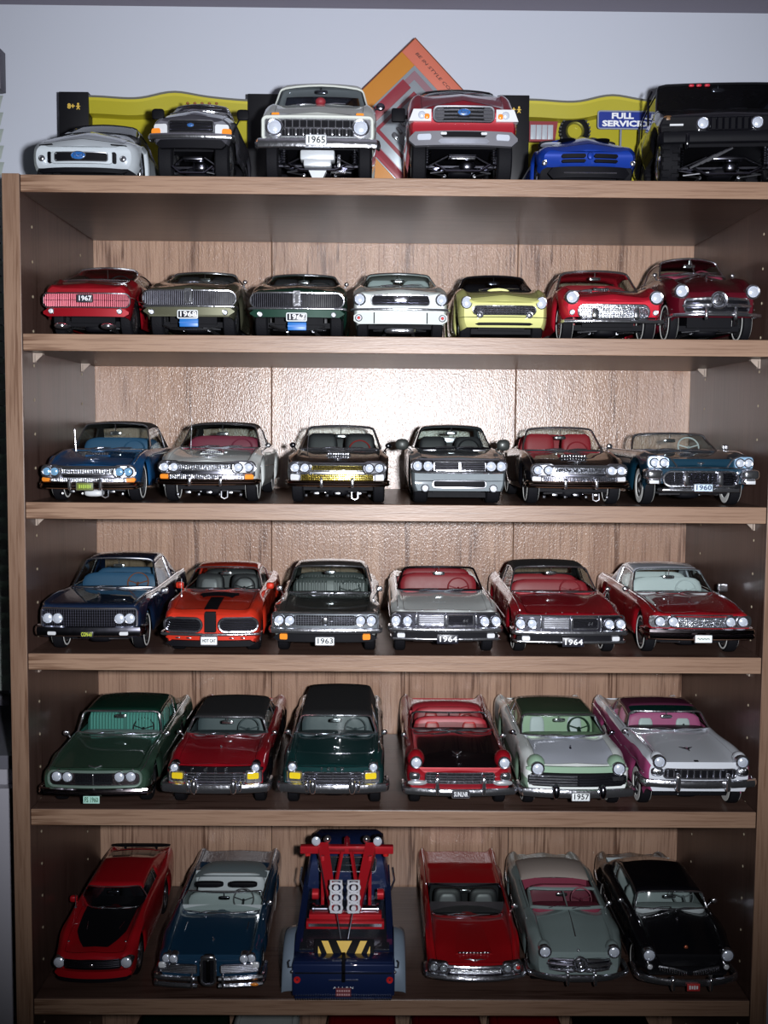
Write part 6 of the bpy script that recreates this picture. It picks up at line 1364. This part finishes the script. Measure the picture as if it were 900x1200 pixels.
def hummer():
    c = Car('model_truck', 'black boxy off road truck with round headlights and a row of red roof markers', 0, 772, 938, 8, BLK, yaw=-6, hn=('v',134), hc=('v',130,50), hr=('v',110,95), cat='model truck', L=198, bow=1.5, fcrest=0, crown=.8, hx=.8, fx=.92, sharp=.9, sill=40, chin=0, R=26, wheelw=17, wheel_in=10, ww=0, style='lug', nr='hard', nosew=.99, tailw=.99, trim=S_BLK, yw0=.26, yw1=.29, yr=.94, yb=.97, yq=.9, tumble=.97, camber=.5, wbow=2, hd=70, rdrop=1, rvd=5, wchrome=False, dripm=BLACK, zref=50)
    c.build_body(); c.top(gm=SMOKE, frame=BLK, fr=1.2); hw = c.p['hw']
    c.grille(-26, 26, 137, 152, 0, 7, 1, back=BLACK, bar=GLOSSB, rim=GLOSSB, br=1.4); c.lamp(31, 144.5, 5.8, proud=2, bt=.14); c.plate(2, 157, 167, 20, '########', PLATEW, proud=8, size=3.4, rim=SATIN)
    c.bumper(155, 170, 8, .95, 6, m=BLACK, thick=6); c.guards(50, 158, 176, 5, 9, m=GLOSSB); underparts(c)
    b = MB(); z = c.z(180)
    for k in range(4): b.tube([(-34+5*k, 2, z-12+2*k), (-12+5*k, -1, z+2*k-1)], 1.2, 6)
    b.build('suspension_links', SATIN, c.root)
    for dx in (-33, -24, -14): 
        x = c.d(dx); MB().ell((x, c.p['yw1']*c.p['L']-1.6, c.p['hr']-3.6), (2.6, 1.8, 1.3), .7).build('roof_marker', mat('marker_red', (.55,.03,.05), .3, 0, 1), c.root)
    for sg in (-1, 1):
        MB().box((sg*hw*.86, 4, c.z(146)), (12, 6, 4), ch=.8).build('brush_guard', BLACK, c.root)
        b = MB(); b.box((sg*hw*.75, -1.5, c.z(146)), (12, 2, 1.6)); b.build('signal_bar', CLEARL, c.root)
    b = MB(); b.ell((-hw*.86, 6, c.z(137)), (4.5, 5, 3.4), .7); b.build('amber_lamp', mat('dusky_amber', (.2,.1,.04), .4), c.root)
    b = MB(); b.tube([(-hw-.5, 66, 70), (-hw-.5, 70, 96), (-hw*.95, 74, 104)], 1.1, 7); b.build('snorkel', BLACK, c.root)
row0(); row1(); row2(); row3(); row4(); row5(); row6()

# ---------------------------------------------------------------- toy boxes and the orange carded toy behind the trucks
YB = mat('box_yellow', (.50,.43,.01), .5, coat=.3); YB2 = mat('box_yellow_shade', (.50,.42,.02), .5, coat=.3); BB = mat('box_black', (.006,.006,.008), .45); CARD = mat('card_grey', (.12,.12,.10), .6)
INKY = mat('ink_yellow', (.75,.5,.08), .5); FILM = glass('clear_film', (.93,.94,.92))
def toy_box(u0, u1, u2, u3, vt, label, sign, Yb=.222):
    """window box: black end caps, yellow tray with a wavy top edge"""
    base = SZ[0]; A = ray(u0, vt+40, Yb); xs = [ray(u, vt+40, Yb).x for u in (u0, u1, u2, u3)]; zt = ray(u0, vt, Yb).z-base; zt2 = ray(u2, vt+2, Yb).z-base
    t = empty('toy_box', ((xs[0]+xs[3])/2, Yb, base), label, 'toy box'); cx = (xs[0]+xs[3])/2; D = .045
    mm = lambda x: (x-cx)*1000
    for a, b_, nm in ((xs[0], xs[1], 'end_cap'), (xs[2], xs[3], 'end_cap')):
        b = MB(); b.box(((mm(a)+mm(b_))/2, D*500, zt*500), ((b_-a)*1000, D*1000, zt*1000-.2), ch=.8); e = b.build(nm, BB, t)
        if a == xs[0] :
            x = (mm(a)+mm(b_))/2; zz = zt*1000*.885; text('age_mark', '8+', 7.5, INKY, e, (x-2.6, -.2, zz), bold=.25)
            b = MB(); b.lathe([(-.3, .1), (-.3, 1.2), (.1, 1.2), (.1, .1)], (x+5, -.05, zz+2.6), 1, 10)
            b.prism([(x+4.2, zz+1.2), (x+2.6, zz+.2), (x+2.8, zz-.4), (x+4.1, zz), (x+4.1, zz-1.2), (x+3, zz-3.2), (x+3.9, zz-3.3), (x+5, zz-1.8), (x+6.1, zz-3.3), (x+7, zz-3.2), (x+5.9, zz-1.2), (x+5.9, zz), (x+7.2, zz-.4), (x+7.4, zz+.2), (x+5.8, zz+1.2)], -.3, .1); b.build('person_symbol', INKY, e)
    x0, x1 = mm(xs[1]), mm(xs[2]); n = 24; H = zt*1000
    wav = lambda u: H*(.955+.05*math.exp(-((u-.52)/.16)**2)+.01*math.cos(u*9))
    b = MB(); rows = []
    for k in range(n+1):
        u = k/n; x = x0+(x1-x0)*u; rows.append([(x, 16, 1), (x, 17, wav(u)*.86), (x, 3.5, wav(u)*.87), (x, 1.5, wav(u)), (x, 2.2, wav(u)+.4), (x, 5, wav(u)*.9), (x, 18, wav(u)*.88), (x, 18, 1)])
    b.grid(rows, cv=True); b.build('tray', YB, t, ang=30)
    b = MB(); b.grid([[(x0+(x1-x0)*k/n, y, wav(k/n)+z) for y, z in ((1.0, -.6), (1.0, 1.5), (2.6, 1.5), (2.6, -.6))] for k in range(n+1)], cv=True); b.build('top_edge', CARD, t, ang=30)
    b = MB(); b.box(((x0+x1)/2, 31.5, H*.43), (x1-x0, 26, H*.84)); b.build('box_back', BB, t)
    b = MB(); b.box(((x0+x1)/2, 1.6, 5), (x1-x0, 1.2, 9)); b.build('lower_lip', YB2, t)
    b = MB(); b.grid([[(x0+(x1-x0)*k/n, 2.0, 9), (x0+(x1-x0)*k/n, 1.9, wav(k/n)-1)] for k in range(n+1)]); b.build('window_film', FILM, t)
    return t, mm, x0, x1, H, D
t, mm, x0, x1, H, D = toy_box(69, 104, 290, 327, 107, 'yellow and black toy box marked 8+ behind the low white car and grey pickup', False)
b = MB(); b.box((x0+20, 10, 38), (52, 12, 18), ch=1); b.build('boxed_part', mat('kraft_card', (.25,.17,.11), .7), t)
b = MB(); b.box((x0+2, 7, 46), (5, 8, 12), ch=.6); b.build('red_white_can', mat('can_pink', (.55,.2,.25), .4), t)
b = MB(); b.lathe([(-3, 4), (-3, 7.5), (0, 8.5), (3, 7.5), (3, 4), (-3, 4)], (x1-24, 10, 52), 1, 24); b.build('toy_tyre', RUBBER, t)
t, mm, x0, x1, H, D = toy_box(585, 620, 800, 838, 111, 'yellow and black toy box marked 8+ holding a FULL SERVICE sign and toy tyre', True)
base = SZ[0]
def P0(u, v, Y=.222): q = ray(u, v, Y); return mm(q.x), (q.z-base)*1000
# round toy tyre on its side
x, z = P0(675.5, 151); b = MB(); b.lathe([(-4, 9.5), (-4.5, 13), (-3, 16), (0, 17), (3, 16), (4, 13), (3.5, 9.5), (-4, 9.5)], (x, 12, z), 1, 32); b.build('toy_tyre', RUBBER, t)
b = MB(); b.lathe([(-4.6, 8.2), (-5.2, 9.4), (-4, 10.4), (0, 8.2), (-4.6, 8.2)], (x, 12, z), 1, 28); b.build('tyre_rim', mat('rim_olive', (.3,.28,.06), .35, .7), t)
b = MB()
for k in range(26):
    a = 2*PI*k/26; b.box((x+math.cos(a)*16.4, 11, z+math.sin(a)*16.4), (2, 6, 2), Matrix.Rotation(-a, 3, 'Y'))
b.build('tyre_tread', mat('tyre_grey', (.06,.06,.065), .6), t)
# FULL SERVICE sign on a post
xa, za = P0(700.5, 131); xb, zb = P0(762, 152); SB = mat('sign_blue', (.01,.03,.25), .4, coat=.5); SF = mat('sign_frame', (.45,.5,.62), .3, .5)
cxs, czs = (xa+xb)/2-2.5, (za+zb)/2
b = MB(); b.prism([(p[0], p[1]) for p in rr_path(xa, xb, zb, za, 2.5)], -3, 0); sg_ = b.build('service_sign', SB, t)
MB().tube([(p[0], -3.1, p[1]) for p in rr_path(xa, xb, zb, za, 2.5)], .9, 6, closed=True).build('sign_frame', SF, sg_)
text('sign_text', 'FULL', 8.4, INKW, sg_, (cxs, -3.3, czs+4.0), width=24, bold=.35); text('sign_text', 'SERVICE', 8.4, INKW, sg_, (cxs, -3.3, czs-4.2), width=44, bold=.35)
xp, zp = P0(727, 165); MB().tube([(xp, -1, zb), (xp, -1, 4)], 1.1, 7).build('sign_post', SF, sg_)
# red framed white hoarding, small red and blue figures at the left
xa, za = P0(621, 141); xb, zb = P0(654, 165); b = MB(); b.prism([(xa, zb), (xb-3, zb), (xb, za), (xa, za)], 3.2, 9); rp = b.build('red_awning', mat('awning_red', (.3,.04,.05), .4), t, smooth=False)
b = MB(); 
for k in range(4):
    w_ = (xb-xa-6)/4; b.box((xa+1+w_*(k+.5), 2.8, (za+zb)/2-1), (w_-.5, .8, za-zb-6), ch=.2)
b.build('awning_panel', mat('awning_white', (.5,.54,.62), .4), rp)
for u, m, h in ((624, mat('toy_blue', (.02,.04,.3), .4), 24), (622.5, mat('toy_red', (.4,.03,.05), .4), 14)):
    x, z = P0(u, 166); MB().box((x, -4 if h == 24 else -8, h), (7 if h == 24 else 4, 4, 2*h), ch=1).build('toy_pump', m, t)

# orange carded toy, a square box standing on one corner
OR1 = mat('card_orange', (.55,.22,.03), .5, coat=.3); ORP = mat('card_coral', (.60,.16,.10), .5, coat=.3); ORD_ = mat('card_dark_edge', (.18,.04,.02), .6)
Yc = .234; ap = ray(487, 42, Yc); bt_ = SZ[0]
ang = math.radians(-45.0-1.5); side = .112; half = side/2
cz = ap.z - half*math.sqrt(2)*math.cos(math.radians(1.5)); cxw = ap.x - half*math.sqrt(2)*math.sin(math.radians(1.5))
side = side*1.0
cxw = ap.x-.002
t = empty('carded_toy', (cxw, Yc, bt_), 'orange square blister pack standing on its corner behind the white and red pickups', 'toy box')
hc_ = (ap.z-bt_)*500; s_ = half*1000
# stretch so that the lowest corner rests on the board
s_ = min(s_, hc_/math.sqrt(2)*.999) if hc_ > 0 else s_
R_ = Matrix.Rotation(math.radians(45+1.0), 3, 'Y')
def cp(x, y, z): v = R_ @ Vector((x, y, z)); return (v.x, v.y, v.z+hc_)
def cbox(nm, x0, x1, z0, z1, y0, y1, m, par=t, ch=.3):
    b = MB(); b.box(((x0+x1)/2, (y0+y1)/2, (z0+z1)/2), (x1-x0, y1-y0, z1-z0), ch=ch); b.v = [cp(*p) for p in b.v]; return b.build(nm, m, par, ang=50)
S = hc_/math.sqrt(2)/math.cos(math.radians(1.0))*.985
cbox('card_box', -S, S, -S, S, 0, 24, OR1); cbox('card_edge', -S-.0, S, S-1, S+.0, -.4, .5, ORD_); cbox('card_edge', S-1, S, -S, S, -.4, .5, ORD_); cbox('card_edge', -S, -S+1, -S, S, -.4, .5, ORD_)
cbox('coral_band', -S+1.2, S-1.2, S*.70, S-1.2, -.7, .2, ORP); cbox('coral_band', S*.98-1, S*.98, S*.2, S, -.75, .2, ORP)
fw = mat('frame_silver', (.42,.46,.52), .35, .3, .5); fr_ = mat('frame_red', (.32,.04,.06), .4, 0, .5); fp = mat('frame_pink', (.45,.25,.30), .35, .2, .6)
q = S*.70
win = cbox('display_window', -q, q, -q, q, -1.2, .2, fw)
for k, (a, m) in enumerate(((.92, fp), (.78, fw), (.60, fr_), (.52, fw))): cbox('window_frame_step', -q*a, q*a, -q*a+q*.0, q*a, -1.6-.5*k, -1.2, m, win)
gy = mat('toy_chrome_grey', (.3,.31,.34), .25, .8)
b = MB(); random.seed(3)
for k in range(26):
    x, z = random.uniform(-q*.42, q*.42), random.uniform(-q*.42, q*.42); b.ell((x, -4.2, z), (random.uniform(1.5, 5), 1.4, random.uniform(1, 3)), .7, 8, 6)
b.v = [cp(*p) for p in b.v]; b.build('toy_engine', gy, win)
cbox('red_stripe', -q*.95, -q*.70, -q*.8, q*.6, -3.9, -1.2, fr_, win); cbox('red_stripe', -q*.4, q*.9, -q*.98, -q*.8, -3.9, -1.2, fr_, win)
b = MB(); rows = []
for i in range(13):
    for_ = []
    for j in range(13):
        x, z = -q+2*q*i/12, -q+2*q*j/12; e = 1 if 0 < i < 12 and 0 < j < 12 else 0; for_.append(cp(x, -1.4-e*(5+1.0*random.random()), z))
    rows.append(for_)
b.grid(rows); b.build('blister', FILM, win, ang=80)
ts = text('card_text', 'BE IN STYLE COLLECTION', 4.6, INKB, t, (0, 0, 0), width=S*1.25, shear=.2)
ts.data.transform(Matrix.Translation((-S*.20/1000, -.0010, S*.845/1000))); ts.data.transform(Matrix.Translation((0, 0, hc_/1000)) @ R_.to_4x4())
